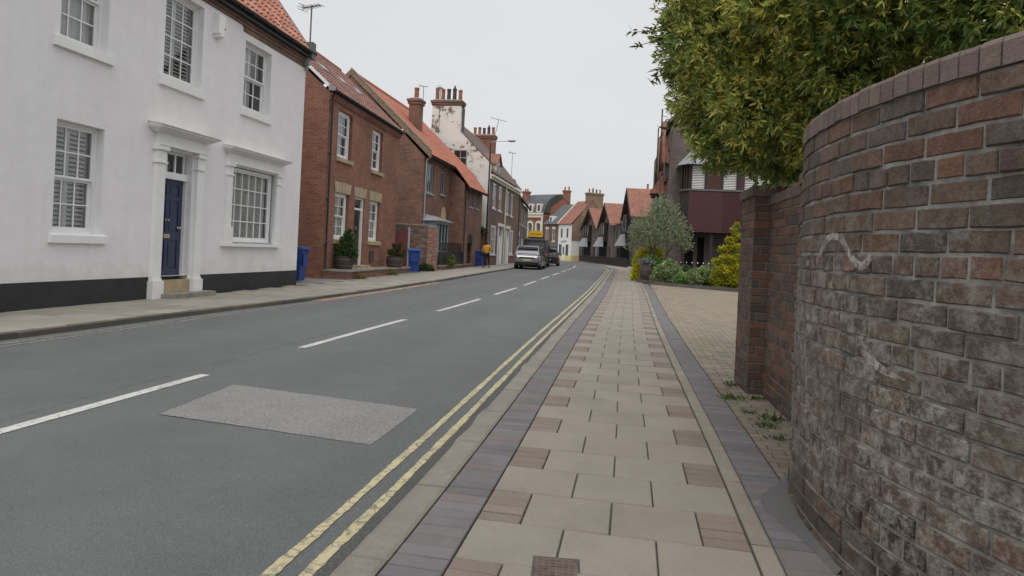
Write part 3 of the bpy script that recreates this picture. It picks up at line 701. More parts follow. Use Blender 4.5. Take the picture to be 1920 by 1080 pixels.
def pantiles(m, x0, x1, y0, z0, y1, z1, tw=.215, co=.3, colf=lambda: (.4, .14, .09), amp=.032):
    sl = math.hypot(y1-y0, z1-z0); dy, dz = (y1-y0)/sl, (z1-z0)/sl; ny, nz = -dz, dy
    if nz < 0: ny, nz = -ny, -nz
    nc = int(round(sl/co)); co = sl/nc; nx = int(round((x1-x0)/tw)); tw = (x1-x0)/nx; K = 6
    prof = [(i/K, amp*(math.cos(2*math.pi*(i/K)) if i/K < .5 else -math.cos(2*math.pi*(i/K-.5))*1.0)) for i in range(K+1)]
    prof = [(t, amp*math.sin(2*math.pi*t+.6)) for t, _ in prof]
    for r in range(nc):
        for c in range(nx):
            col = colf(); lift = random.uniform(0, .006); s0, s1 = r*co-.03, (r+1)*co
            for i in range(K):
                (ta, ha), (tb, hb) = prof[i], prof[i+1]; xa, xb = x0+(c+ta)*tw, x0+(c+tb)*tw
                def P(x, s, h): return (x, y0+dy*s+ny*h, z0+dz*s+nz*h)
                b = .045+lift
                m.face([P(xa, s0, ha+b), P(xb, s0, hb+b), P(xb, s1, hb+.012), P(xa, s1, ha+.012)], 0, col, True)
                m.face([P(xa, s0, ha+b-.022), P(xb, s0, hb+b-.022), P(xb, s0, hb+b), P(xa, s0, ha+b)], 0, tuple(k*.8 for k in col))
def sash(par, u0, u1, z0, z1, cols=3, rt=2, rb=2, rec=.12, frame='white_wood', behind=None, sill=None, sillmat='white_wood', casing=.055, bars=.022, name='window', y=0., glassm='glass', split=.5, gap_dark=True):
    """double-hung sash: box frame, upper sash, lower sash set back, glazing bars, panes, optional shutters or curtain, sill"""
    m = MB(frame, 'room_dark'); r = y+rec; W = casing
    m.box(u0+.002, u0+W, r-.02, r+.1, z0, z1); m.box(u1-W, u1-.002, r-.02, r+.1, z0, z1); m.box(u0+W, u1-W, r-.02, r+.1, z1-W, z1-.002); m.box(u0+W, u1-W, r-.03, r+.1, z0+.002, z0+W*.9)
    a, b, zb, zt = u0+W, u1-W, z0+W*.9, z1-W
    zm = zb+(zt-zb)*split; panes = []
    parts = ((zb, zm, rb, r+.05), (zm, zt, rt, r+.005)) if rb else ((zb, zt, rt, r+.02),)
    for (c, d, rows, yy) in parts:
        st = .042
        m.box(a, a+st, yy, yy+.035, c, d); m.box(b-st, b, yy, yy+.035, c, d); m.box(a+st, b-st, yy, yy+.035, d-st, d); m.box(a+st, b-st, yy, yy+.035, c, c+(st*1.5 if c == zb else st))
        ia, ib, ic, id_ = a+st, b-st, c+(st*1.5 if c == zb else st), d-st
        for i in range(1, cols): x = ia+(ib-ia)*i/cols; m.box(x-bars/2, x+bars/2, yy+.004, yy+.03, ic, id_)
        for i in range(1, rows):
            z = ic+(id_-ic)*i/rows; m.box(ia, ib, yy+.006, yy+.028, z-bars/2, z+bars/2)
        panes.append((ia, ib, yy+.02, ic, id_))
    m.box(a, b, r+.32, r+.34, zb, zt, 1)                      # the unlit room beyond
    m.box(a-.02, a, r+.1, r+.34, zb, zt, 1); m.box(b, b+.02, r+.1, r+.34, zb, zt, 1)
    wn = m.build(name, par)
    m = MB(glassm)
    for ia, ib, yy, ic, id_ in panes: m.face([(ia, yy, ic), (ib, yy, ic), (ib, yy, id_), (ia, yy, id_)])
    m.build('pane', wn)
    if behind == 'shutter':
        m = MB('shutter_white'); n = 2; yy = r+.11
        for i in range(n):
            xa, xb = a+(b-a)*i/n, a+(b-a)*(i+1)/n
            m.box(xa, xa+.05, yy, yy+.03, zb, zt); m.box(xb-.05, xb, yy, yy+.03, zb, zt); m.box(xa+.05, xb-.05, yy, yy+.03, zt-.07, zt)
            z = zb+.03
            while z < zt-.1:
                Q = [(xa+.05, yy-.012, z-.002), (xb-.05, yy-.012, z-.002), (xb-.05, yy+.03, z+.042), (xa+.05, yy+.03, z+.042)]
                m.prism(Q, (0, 0, .008)); z += .078
        m.build('shutter', wn)
    elif behind in ('curtain_or_sheen', 'half'):
        m = MB('net_or_sheen'); n = int((b-a)/.02); yy = r+.13; top = zt if behind == 'curtain_or_sheen' else zb+(zt-zb)*.5
        rg = [(a, b)] if behind == 'curtain_or_sheen' else [(a, a+(b-a)*.62)]
        for xa, xb in rg:
            nn = max(4, int((xb-xa)/.022)); xs = [xa+(xb-xa)*i/nn for i in range(nn+1)]; ys = [yy+.018*math.sin(i*1.25)+.008*math.sin(i*.37) for i in range(nn+1)]
            for i in range(nn): m.face([(xs[i], ys[i], zb), (xs[i+1], ys[i+1], zb), (xs[i+1], ys[i+1], zt), (xs[i], ys[i], zt)], 0, None, True)
        m.build('curtain_or_sheen', wn)
    if sill:
        s0, s1, sz0, sz1, pr = sill; m = MB(sillmat)
        m.hexa([(s0, y-pr, sz0), (s1, y-pr, sz0), (s1, y+.0, sz0), (s0, y+.0, sz0), (s0, y-pr, sz1-.025), (s1, y-pr, sz1-.025), (s1, y-.001, sz1), (s0, y-.001, sz1)])
        m.box(u0+.003, u1-.003, y-.001, y+rec-.03, z0-.03, z0+.004)
        m.build('sill', wn)
    return wn
def simple_window(par, u0, u1, z0, z1, frame='white_wood', rec=.08, mull=1, trans=1, y=0., fr=.07, glassm='glass_dark', sill=None, name='window'):
    m = MB(frame); r = y+rec
    m.box(u0+.002, u0+fr, r, r+.06, z0, z1); m.box(u1-fr, u1-.002, r, r+.06, z0, z1); m.box(u0+fr, u1-fr, r, r+.06, z1-fr, z1-.002); m.box(u0+fr, u1-fr, r, r+.06, z0+.002, z0+fr)
    for i in range(1, mull+1): x = u0+(u1-u0)*i/(mull+1); m.box(x-.025, x+.025, r+.004, r+.05, z0+fr, z1-fr)
    for i in range(1, trans+1): z = z0+(z1-z0)*i/(trans+1); m.box(u0+fr, u1-fr, r+.002, r+.052, z-.022, z+.022)
    if sill: m.box(u0-.06, u1+.06, y-.07, y+rec-.002, z0-.1, z0-.003)
    wn = m.build(name, par); m = MB(glassm); m.face([(u0+fr, r+.03, z0+fr), (u1-fr, r+.03, z0+fr), (u1-fr, r+.03, z1-fr), (u0+fr, r+.03, z1-fr)]); m.build('pane', wn)
    return wn
def gutter(par, x0, x1, y, z, mat='black_plastic', r=.06, name='gutter'):
    m = MB(mat); n = 8; pr = [(y+r*math.cos(t), z-r*math.sin(t)) for t in np.linspace(0, math.pi, n)]; pi = [(y+(r-.01)*math.cos(t), z-(r-.01)*math.sin(t)) for t in np.linspace(0, math.pi, n)]
    m.prism([(x0, *p) for p in pr+pi[::-1]], (x1-x0, 0, 0))
    m.box(x0, x1, y+r, y+r+.03, z-.1, z+.03)
    x = x0+.4
    while x < x1: m.box(x-.015, x+.015, y-r-.004, y+r, z-r-.006, z+.008); x += 1.0
    return m.build(name, par)
def downpipe(par, x, y, z0, z1, mat='black_plastic', r=.036, swan=0.):
    m = MB(mat); m.cyl((x, y, z0), (x, y, z1), r, n=8)
    if swan: m.tube([(x, y, z1), (x, y-swan, z1+.16), (x, y-swan, z1+.3)], r, 8)
    for z in np.arange(z0+.8, z1, 1.6): m.cyl((x, y, z), (x, y, z+.06), r*1.35, n=8); m.box(x-.06, x+.06, y, y+.06, z+.01, z+.05)
    return m.build('downpipe', par)
def chimney(par, x0, x1, y0, y1, z0, z1, mat, npots, potmat='terracotta', cap=True, pots='x', potr=.13, poth=.7, name='chimney'):
    m = MB(mat, 'stone_grey'); m.box(x0, x1, y0, y1, z0, z1)
    if cap:
        m.box(x0-.07, x1+.07, y0-.07, y1+.07, z1-.28, z1-.12, 0); m.box(x0-.12, x1+.12, y0-.12, y1+.12, z1-.118, z1+.03, 0)
        m.hexa([(x0-.05, y0-.05, z1+.031), (x1+.05, y0-.05, z1+.031), (x1+.05, y1+.05, z1+.031), (x0-.05, y1+.05, z1+.031), (x0+.1, y0+.1, z1+.13), (x1-.1, y0+.1, z1+.13), (x1-.1, y1-.1, z1+.13), (x0+.1, y1-.1, z1+.13)], 1)
    c = m.build(name, par)
    for i in range(npots):
        t = (i+.5)/npots; px, py = (x0+(x1-x0)*t, (y0+y1)/2) if pots == 'x' else ((x0+x1)/2, y0+(y1-y0)*t)
        mp = (potmat, 'pot_dark', 'pot_dark', potmat, potmat)[i % 5] if npots > 2 else potmat; h = poth*random.uniform(.9, 1.1)
        m = MB(mp); m.lathe([(potr*1.05, z1+.08), (potr*.92, z1+.15), (potr*.85, z1+h*.8), (potr*.95, z1+h*.86), (potr*1.0, z1+h), (potr*.7, z1+h), (potr*.65, z1+h-.15)], (px, py, 0), 12)
        if i == 1 and npots > 3: m.cyl((px, py, z1+h), (px, py, z1+h+.22), potr*.6, potr*.3, 8)
        m.build('chimney_pot', c)
    return c

# ---------------------------------------------------------------- white rendered house, nearest on the left
wp, wq = (-9.45, 8.9), (-9.75, 18.3)
WH = root_at('white_house', 'white rendered house with black plinth, navy door and sash windows, nearest on the left', 'house', wp, wq)
L0, L1, D, EV = -4.2, 9.56, 6.6, 6.56
ops = [(.80, 1.86, 1.235, 3.12, .16), (3.44, 4.46, .0, 3.03, .24), (5.9, 8.15, 1.2, 3.02, .12), (.78, 1.84, 4.46, 6.2, .16), (3.36, 4.62, 4.49, 6.28, .16), (6.33, 7.6, 4.48, 6.12, .16), (-3.0, -1.9, 1.235, 3.12, .16), (-3.0, -1.9, 4.46, 6.2, .16)]
m = MB('white_render'); facade(m, L0, L1, .44, 6.3, [o if o[2] > .3 else (o[0], o[1], .44, o[3], o[4]) for o in ops], mat=0)
m.face([(6.2, 0, 6.3), (6.2, 0, 6.3), (6.2, 0, 6.3)]) if False else None
P = [(L1, 0, .0), (L1, 0, EV), (L1, D/2, EV+4.3), (L1, D, EV), (L1, D, 0)]; m.face(P[::-1])
m.face([(L1, D, 0), (L0, D, 0), (L0, D, EV), (L1, D, EV)]); m.face([(L0, 0, 0), (L0, 0, EV), (L0, D/2, EV+4.3), (L0, D, EV), (L0, D, 0)])
# render carried up a little higher at the left, with a rounded end where the bricks of the eaves show
pts = [(L0, -.0, 6.3), (6.2, 0, 6.3), (6.19, 0, 6.38), (6.13, 0, 6.42), (L0, 0, 6.42)]; m.face(pts)
m.build('wall', WH)
m = MB('black_plinth'); 
for a, b in ((L0, 3.18), (4.78, L1+.01)): m.box(a, b, -.012 if a < 0 else -.013, .02, -.05, .437)
m.box(L1-.0, L1+.012, -.01, D, -.05, .437); m.build('plinth', WH)
m = MB('brown_brick', 'black_plastic'); m.box(L0, L1, -.03, .1, 6.42, 6.5); m.box(L0, L1, -.06, .1, 6.502, 6.57); m.box(6.2, L1, -.004, .1, 6.28, 6.42); m.box(L0, L1+.02, -.19, .0, 6.572, 6.6, 1); m.build('eaves', WH)
gutter(WH, L0, L1+.12, -.22, 6.74)
m = MB('lead'); m.box(L1-.14, L1-.02, -.15, -.0, 6.36, 6.56); m.box(L1-.1, L1-.05, -.1, -.02, 6.2, 6.36); m.build('hopper', WH)
# doorcase
m = MB('white_wood')
for a, b, ex in ((3.2, 3.45, 0), (4.52, 4.77, 0)):
    m.box(a, b, -.09, .0, .36, 2.72); m.box(a-.045, b+.045, -.135, .0, -.03, .36); m.box(a-.015, b+.015, -.105, .0, .362, .41)
    m.box(a-.03, b+.03, -.12, .0, 2.722, 2.76); m.box(a-.005, b+.005, -.095, 0, 2.762, 2.98); m.box(a-.045, b+.045, -.14, .0, 2.982, 3.07)
m.box(3.2, 4.77, -.085, .0, 3.072, 3.33); m.box(3.17, 4.8, -.15, .0, 3.075, 3.1)
for k, (e, z) in enumerate(((.14, 3.33), (.19, 3.355), (.25, 3.38), (.31, 3.405))): m.box(3.2-e*.6, 4.77+e*.6, -.0-e, .0, z+.001, z+.026)
m.hexa([(3.0, -.33, 3.433), (4.97, -.33, 3.433), (4.97, 0, 3.433), (3.0, 0, 3.433), (3.0, -.33, 3.445), (4.97, -.33, 3.445), (4.97, 0, 3.5), (3.0, 0, 3.5)])
m.box(3.452, 4.458, .1, .26, 2.46, 2.6); m.box(3.45, 3.475, .12, .26, .38, 2.46); m.box(4.435, 4.458, .12, .26, .38, 2.46); m.box(4.46, 4.52, -.0, .26, .1, .44); m.box(3.4, 3.44, 0, .26, .1, .44)
for x in (3.5, 3.84, 4.12, 4.41): m.box(x-.02, x+.02, .17, .21, 2.6, 3.03)
m.box(3.452, 4.458, .16, .22, 2.98, 3.028)
m.build('doorcase', WH)
m = MB('cream_trim'); m.hexa([(2.98, -.345, 3.4465), (4.99, -.345, 3.4465), (4.99, 0, 3.5025), (2.98, 0, 3.5025), (2.98, -.345, 3.458), (4.99, -.345, 3.458), (4.99, 0, 3.514), (2.98, 0, 3.514)]); m.build('doorcase_flashing', WH)
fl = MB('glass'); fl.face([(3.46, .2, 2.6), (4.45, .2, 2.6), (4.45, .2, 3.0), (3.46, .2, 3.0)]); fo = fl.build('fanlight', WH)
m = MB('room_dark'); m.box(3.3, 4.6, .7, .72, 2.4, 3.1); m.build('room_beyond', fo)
m = MB('navy_paint'); d0, d1, zb, zt, y = 3.475, 4.435, .38, 2.458, .19
m.box(d0, d1, y+.02, y+.05, zb, zt)
for a, b in ((d0, d0+.12), (d1-.12, d1), (3.9, 4.01)): m.box(a, b, y, y+.02, zb, zt)
for c_, d_ in ((zb, zb+.2), (1.18, 1.36), (2.02, 2.12), (zt-.11, zt)): m.box(d0+.12, 3.9, y+.001, y+.02, c_, d_); m.box(4.01, d1-.12, y+.001, y+.02, c_, d_)
for c_, d_ in ((zb+.2, 1.18), (1.36, 2.02), (2.12, zt-.11)):
    for a, b in ((d0+.12, 3.9), (4.01, d1-.12)): m.box(a+.035, b-.035, y+.008, y+.02, c_+.04, d_-.04)
m.box(d0, d1, y-.02, y, zb, zb+.07)
dr = m.build('door', WH)
m = MB('brass'); m.box(3.86, 4.05, y-.012, y, 1.225, 1.31); m.build('letter_plate', dr)
for x in (3.91, 4.0): m = MB('brass'); m.box(x-.02, x+.02, y-.008, y, 1.585, 1.63); m.build('door_numeral', dr)
m = MB('brass'); m.lathe([(.028, 0), (.012, .02), (.028, .05), (.02, .07)], (0, 0, 0), 10); k = m.build('knob', dr); k.location = (4.33, y, 1.45); k.rotation_euler = (R(90), 0, 0)
m = MB('sandstone', 'stone_grey'); m.box(3.452, 4.458, -.05, .36, .1, .36); m.box(3.2+.27, 4.52, -.05, -.0, .1, .355) if False else None
m.box(3.42, 4.92, -.4, -.137, -.03, .1, 1); m.box(3.5, 4.47, -.137, .3, -.03, .098, 1); m.build('door_step', WH)
# windows
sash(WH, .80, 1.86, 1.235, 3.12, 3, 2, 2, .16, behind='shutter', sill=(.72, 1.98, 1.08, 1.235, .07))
sash(WH, .78, 1.84, 4.46, 6.2, 3, 2, 2, .16, behind='curtain_or_sheen', sill=(.64, 1.97, 4.285, 4.46, .07))  # pale curtain added behind the panes to imitate light reflected in them
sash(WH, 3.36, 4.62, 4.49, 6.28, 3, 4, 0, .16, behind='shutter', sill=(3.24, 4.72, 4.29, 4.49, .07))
sash(WH, 6.33, 7.6, 4.48, 6.12, 3, 2, 2, .16, behind='half', sill=(6.24, 7.68, 4.29, 4.48, .07))  # part-width curtain put in to imitate pale reflections on this glass
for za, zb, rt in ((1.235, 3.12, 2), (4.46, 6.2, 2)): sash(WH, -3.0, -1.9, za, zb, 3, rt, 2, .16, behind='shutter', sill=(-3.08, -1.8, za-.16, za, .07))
gw = sash(WH, 5.98, 8.08, 1.2, 3.0, 6, 4, 0, .12, behind='curtain_or_sheen', bars=.026)
m = MB('white_wood')
for a, b in ((5.75, 5.96), (8.1, 8.31)):
    m.box(a, b, -.06, .0, 1.55, 2.76); m.box(a-.03, b+.03, -.09, 0, 1.16, 1.55); m.box(a-.02, b+.02, -.085, 0, 2.762, 2.8); m.box(a-.004, b+.004, -.065, 0, 2.802, 2.98); m.box(a-.035, b+.035, -.11, 0, 2.982, 3.05)
m.box(5.75, 8.31, -.055, 0, 3.052, 3.3); m.box(5.74, 8.32, -.1, 0, 3.055, 3.08)
for e, z in ((.1, 3.3), (.15, 3.325), (.2, 3.35), (.26, 3.375)): m.box(5.75-e*.6, 8.31+e*.6, -e, 0, z+.001, z+.026)
m.hexa([(5.58, -.28, 3.403), (8.48, -.28, 3.403), (8.48, 0, 3.403), (5.58, 0, 3.403), (5.58, -.28, 3.415), (8.48, -.28, 3.415), (8.48, 0, 3.46), (5.58, 0, 3.46)])
m.box(5.64, 8.42, -.13, .0, 1.09, 1.158); m.box(5.9, 8.15, -.0, .12, 1.1, 1.198)
m.build('window_surround', gw)
m = MB('cream_trim'); m.hexa([(5.57, -.29, 3.4165), (8.49, -.29, 3.4165), (8.49, 0, 3.4625), (5.57, 0, 3.4625), (5.57, -.29, 3.428), (8.49, -.29, 3.428), (8.49, 0, 3.474), (5.57, 0, 3.474)]); m.build('flashing', gw)
m = MB('white_wood', 'black_plastic'); m.hexa([(4.98, -.14, 5.86), (5.22, -.14, 5.86), (5.24, 0, 5.84), (4.96, 0, 5.84), (4.98, -.14, 6.28), (5.22, -.14, 6.28), (5.24, 0, 6.3), (4.96, 0, 6.3)]); m.hexa([(5.02, -.17, 5.8), (5.18, -.17, 5.8), (5.2, -.0, 5.77), (5.0, 0, 5.77), (5.02, -.17, 5.9), (5.18, -.17, 5.9), (5.2, -.02, 5.92), (5.0, -.02, 5.92)]); m.box(5.2, 5.225, -.145, -.08, 5.98, 6.03, 1); m.build('alarm_box', WH)
# roof
TC = lambda: vary(random.choice([(.44, .19, .135), (.38, .155, .105), (.49, .245, .18), (.34, .14, .105), (.42, .205, .155)]), .14, .05)
m = MB('pantile'); pantiles(m, L0, L1-.12, -.2, 6.7, D/2, 6.7+(D/2+.2)*1.33, colf=TC); roof_slab(m, L0, L1-.1, D+.2, 6.7, D/2, 6.7+(D/2+.2)*1.33)
rf = m.build('roof', WH)
m = MB('lead_dark', 'brown_brick'); n = 10
A = [(-.02, 6.62), (-.02, 7.0), (D/2, 7.0+(D/2+.02)*1.33), (D/2, 6.62+(D/2+.02)*1.3)]
m.prism([(L1-.13, a, b) for a, b in A], (.2, 0, 0)); m.box(L1-.14, L1+.08, -.25, -.02, 6.55, 7.02); m.build('verge_coping', rf)

# ---------------------------------------------------------------- small red-brick house
hp, hq = (-10.8, 22.2), (-11.35, 31.0)
H1 = root_at('brick_house', 'small red brick house with stone lintels and rooflights beside the white house', 'house', hp, hq)
L, D, EV, RG = 8.62, 6.2, 6.5, 9.25
ops = [(.92, 2.36, 4.4, 6.1, .14), (4.72, 6.1, 4.4, 6.1, .14), (.95, 2.38, 1.42, 3.12, .14), (2.98, 4.12, .42, 3.12, .2), (4.74, 6.14, 1.42, 3.12, .14)]
m = MB('red_brick'); facade(m, 0, L, -.1, EV, ops); shell(m, L, D, -.1, EV, RG)
for i in range(int(L/.23)): m.box(i*.23+.02, i*.23+.13, -.05, -.001, 6.26, 6.33)
m.box(0, L, -.07, -.002, 6.333, 6.4); m.box(0, L, -.1, -.002, 6.402, 6.49); m.build('wall', H1)
for (a, b, c_, d_, r_), bh in zip(ops, ('half', 'half', 'curtain_or_sheen', None, 'curtain_or_sheen')):
    if bh is None: continue
    sash(H1, a, b-.05, c_, d_, 2, 2, 2, .13, behind=bh, sill=(a-.04, b+.12, c_-.16, c_, .09), sillmat='sandstone', casing=.1, bars=.03)
for a, b in ((.9, 2.42), (2.92, 4.2), (4.7, 6.2)):
    m = MB('sandstone'); c_ = (a+b)/2; z0, z1 = 3.12, 3.5
    m.prism([(a+.02, -.02, z0), (c_-.12, -.02, z0), (c_-.14, -.02, z1), (a-.1, -.02, z1)], (0, .05, 0)); m.prism([(c_+.12, -.02, z0), (b-.02, -.02, z0), (b+.1, -.02, z1), (c_+.14, -.02, z1)], (0, .05, 0)); m.prism([(c_-.115, -.035, z0), (c_+.115, -.035, z0), (c_+.135, -.035, z1+.02), (c_-.135, -.035, z1+.02)], (0, .06, 0)); m.build('lintel', H1)
m = MB('white_wood', 'room_dark', 'black_paint'); m.box(2.985, 3.07, .08, .2, .42, 3.118); m.box(4.0, 4.118, .06, .2, .42, 3.118); m.box(3.07, 4.0, .08, .2, 3.04, 3.118); m.box(3.07, 4.0, .08, .2, 2.62, 2.7); m.build('door_frame', H1)
m = MB('black_paint'); m.box(3.07, 4.0, .14, .18, .42, 2.62)
for a, b in ((3.17, 3.48), (3.6, 3.9)):
    for c_, d_ in ((.6, 1.3), (1.45, 2.45)): m.box(a, b, .125, .139, c_, d_)
dr = m.build('door', H1); m = MB('brass'); m.box(3.49, 3.58, .11, .139, 1.85, 1.98); m.build('knocker', dr)
m = MB('glass_dark'); m.face([(3.07, .13, 2.7), (4.0, .13, 2.7), (4.0, .13, 3.04), (3.07, .13, 3.04)]); m.build('fanlight', H1)
m = MB('sandstone'); m.box(2.9, 4.2, -.35, .14, .3, .44); m.build('door_step', H1)
m = MB('pot_dark', 'steel'); m.box(4.95, 5.45, -.05, .0, .55, 1.0); m.build('meter_box', H1)
gutter(H1, -.06, L+.05, -.2, 6.58)
downpipe(H1, .12, -.08, .35, 6.36, swan=.1)
m = MB('pantile'); TC1 = lambda: vary(random.choice([(.28, .145, .115), (.24, .12, .10), (.32, .17, .14), (.25, .14, .125), (.20, .115, .10)]), .14, .05)
sl = (RG-EV)/(D/2); pantiles(m, -.08, L+.02, -.18, EV+.08, D/2, EV+.08+(D/2+.18)*sl*.985, colf=TC1); roof_slab(m, -.08, L, D+.2, EV+.08, D/2, EV+.08+(D/2+.18)*sl*.985); rf = m.build('roof', H1)
m = MB('pantile'); m.tube([(x, D/2, EV+.1+(D/2+.18)*sl*.985) for x in np.linspace(-.1, L, 24)], .11, 8, 0, (.30, .13, .1)); m.build('ridge_tiles', rf)
m = MB('white_wood'); m.prism([(-.1, -.16, EV+.0), (-.1, -.16, EV+.14), (-.1, D/2, EV+.14+(D/2+.18)*sl*.985), (-.1, D/2, EV+(D/2+.18)*sl*.985)], (.05, 0, 0)); m.build('verge', rf)
for x in (2.35, 4.35, 6.2):
    m = MB('lead', 'glass'); yc = 1.3; zc = EV+.1+(yc+.18)*sl; s_ = math.atan(sl); dy, dz = math.cos(s_), math.sin(s_)
    def Q(u, v, h): return (x+u, yc+dy*v-dz*h, zc+dz*v+dy*h)
    A = [(-.3, -.2), (.3, -.2), (.3, .2), (-.3, .2)]
    m.hexa([Q(u, v, 0) for u, v in A]+[Q(u, v, .07) for u, v in A]); m.face([Q(u*.82, v*.82, .073) for u, v in A], 1); m.build('rooflight', rf)
m = MB('lead'); m.prism([(-.14, -.24, EV+.02), (-.14, -.02, EV+.02), (-.14, -.02, EV+.24), (-.14, -.24, EV+.12)], (.1, 0, 0)); m.build('verge_end', rf)

# raised brick terrace in front of it
TR = root_at('brick_terrace', 'low brick terrace with stone coping in front of the small brick house', 'terrace', hp, hq)
m = MB('red_brick_old'); m.box(.02, 4.75, -.93, -.02, -.05, .29); m.box(5.55, 8.1, -.9, -.02, -.05, .27); m.build('retaining_wall', TR)
m = MB('stone_grey'); m.box(-.0, 4.8, -.98, -.02, .292, .35); m.box(5.5, 8.15, -.95, -.02, .272, .33); m.build('coping', TR)
m = MB('sandstone'); m.box(4.82, 5.48, -1.0, -.02, -.05, .14); m.box(4.82, 5.48, -.6, -.02, .142, .28); m.build('step', TR)

# ---------------------------------------------------------------- long-roofed brick house with catslide wing
BZ = .1
H2 = root_at('brick_house', 'red brick house with long orange pantiled roof, left of the white gable', 'house', (-11.7, 35.7), (-11.9, 47.5), z=BZ)
L, D, EV, RG = 11.75, 8.8, 6.1, 10.45
ops = [(.55, 1.95, 4.2, 5.85, .1), (3.5, 4.45, 4.35, 5.7, .1), (3.85, 4.95, .0, 2.6, .2), (.5, 2.7, .9, 2.55, .1)]
m = MB('red_brick_old'); facade(m, 0, 5.55, -.1, EV, ops); shell(m, L, D, -.1, EV, RG); facade(m, 5.55, L, -.1, EV, [])
m.build('wall', H2)
# wing, one metre forward, canted corner window
m = MB('red_brick_old', 'room_dark'); wy = -.95
facade(m, 5.55, 10.9, -.1, 5.2, [(7.1, 7.9, 3.9, 5.0, .1), (8.9, 9.7, 3.9, 5.0, .1), (7.0, 8.4, .0, 2.0, .3)], y=wy)
m.face([(5.55, 0, -.1), (5.55, wy, -.1), (5.55, wy, 5.2), (5.55, 0, 6.1)][::-1]); m.face([(10.9, 0, -.1), (10.9, wy, -.1), (10.9, wy, 5.2), (10.9, 0, 6.1)])
m.box(7.0, 8.4, wy+.3, wy+.32, 0, 2.1, 1)
m.prism([(7.0+.7+.72*math.cos(t), wy-.01, 1.55+.62*math.sin(t)) for t in np.linspace(0, math.pi, 9)], (0, .05, 0), 1)
m.build('wing', H2)
wn = simple_window(H2, .55, 1.95, 4.2, 5.85, 'grey_frame', .05, 3, 0, sill=1, glassm='glass'); simple_window(H2, 3.5, 4.45, 4.35, 5.7, 'grey_frame', .05, 1, 0, sill=1)
for a in (7.1, 8.9): simple_window(H2, a, a+.8, 3.9, 5.0, 'grey_frame', .05, 1, 0, y=wy, sill=1)
m = MB('grey_frame', 'glass_dark', 'lead'); m.box(.3, 2.9, -.75, -.002, .9, 1.0); m.box(.3, 2.9, -.75, -.002, 2.5, 2.62)
for x in (.3, .9, 1.55, 2.2, 2.82): m.box(x, x+.08, -.75, -.67, 1.0, 2.5)
m.box(.3, .38, -.66, -.002, 1.0, 2.5); m.box(2.82, 2.9, -.66, -.002, 1.0, 2.5); m.face([(.38, -.7, 1), (2.82, -.7, 1), (2.82, -.7, 2.5), (.38, -.7, 2.5)], 1); m.face([(.34, -.003, 1), (.34, -.66, 1), (.34, -.66, 2.5), (.34, -.003, 2.5)][::-1], 1)
m.box(.3, 2.9, -.75, -.002, -.1, .9)
m.hexa([(.1, -.95, 2.622), (3.1, -.95, 2.622), (3.1, -.002, 2.622), (.1, -.002, 2.622), (.1, -.95, 2.7), (3.1, -.95, 2.7), (2.7, -.002, 3.0), (.5, -.002, 3.0)], 2); m.build('bay_window', H2)
m = MB('cream_panel'); m.prism([(3.85, -.015, 2.6), (4.95, -.015, 2.6), (4.95, -.015, 3.05)]+[(4.4+.55*math.cos(t), -.015, 3.05+.6*math.sin(t)) for t in np.linspace(0, math.pi, 10)][1:-1]+[(3.85, -.015, 3.05)], (0, .03, 0)); m.build('arched_panel', H2)
m = MB('grey_frame'); m.box(3.86, 4.94, .1, .15, -.05, 2.59); m.box(4.0, 4.36, .08, .1, .3, 2.3); m.box(4.46, 4.8, .08, .1, .3, 2.3); m.build('door', H2)
m = MB('pantile'); TC2 = lambda: vary(random.choice([(.47, .185, .125), (.43, .165, .11), (.50, .2, .135), (.45, .175, .12)]), .08, .03)
sl = (RG-EV)/(D/2)
pantiles(m, .05, L, -.3, EV+.12-.3*sl+.3*sl, D/2, RG+.16, tw=.24, co=.34, colf=TC2, amp=.026); roof_slab(m, .05, L, D+.2, EV+.05, D/2, RG+.13)
pantiles(m, 5.45, 11.0, wy-.3, 5.02, -.3, EV+.12, tw=.24, co=.34, colf=TC2, amp=.026); rf = m.build('roof', H2)
m = MB('stone_grey', 'buff_brick'); A = [(-.35, EV-.1), (-.35, EV+.3), (D/2, RG+.36), (D+.2, EV+.2), (D+.2, EV-.1), (D/2, RG+.02)]
m.prism([(-.06, a, b) for a, b in A[:3]+[A[5]]], (.22, 0, 0), 1); m.prism([(-.08, a, b+.0) for a, b in [(-.37, EV+.303), (-.37, EV+.36), (D/2, RG+.43), (D/2, RG+.363)]], (.26, 0, 0)); m.prism([(-.06, a, b) for a, b in [A[2], A[3], A[4], A[5]]], (.22, 0, 0), 1); m.build('gable_parapet', rf)
m = MB('pantile'); m.tube([(x, D/2, RG+.2) for x in np.linspace(.1, L, 20)], .12, 8, 0, (.45, .15, .1)); m.build('ridge_tiles', rf)
gutter(H2, .1, 5.4, -.4, EV+.0); gutter(H2, 5.45, 11.0, wy-.38, 4.98); downpipe(H2, .18, -.08, .0, EV-.2, 'grey_frame', swan=.2); downpipe(H2, 5.75, wy-.07, .0, 4.8, swan=.2)
chimney(rf, 4.2, 4.95, 1.75, 2.42, 7.2, 10.1, 'red_brick_old', 1, potr=.16, poth=.85)

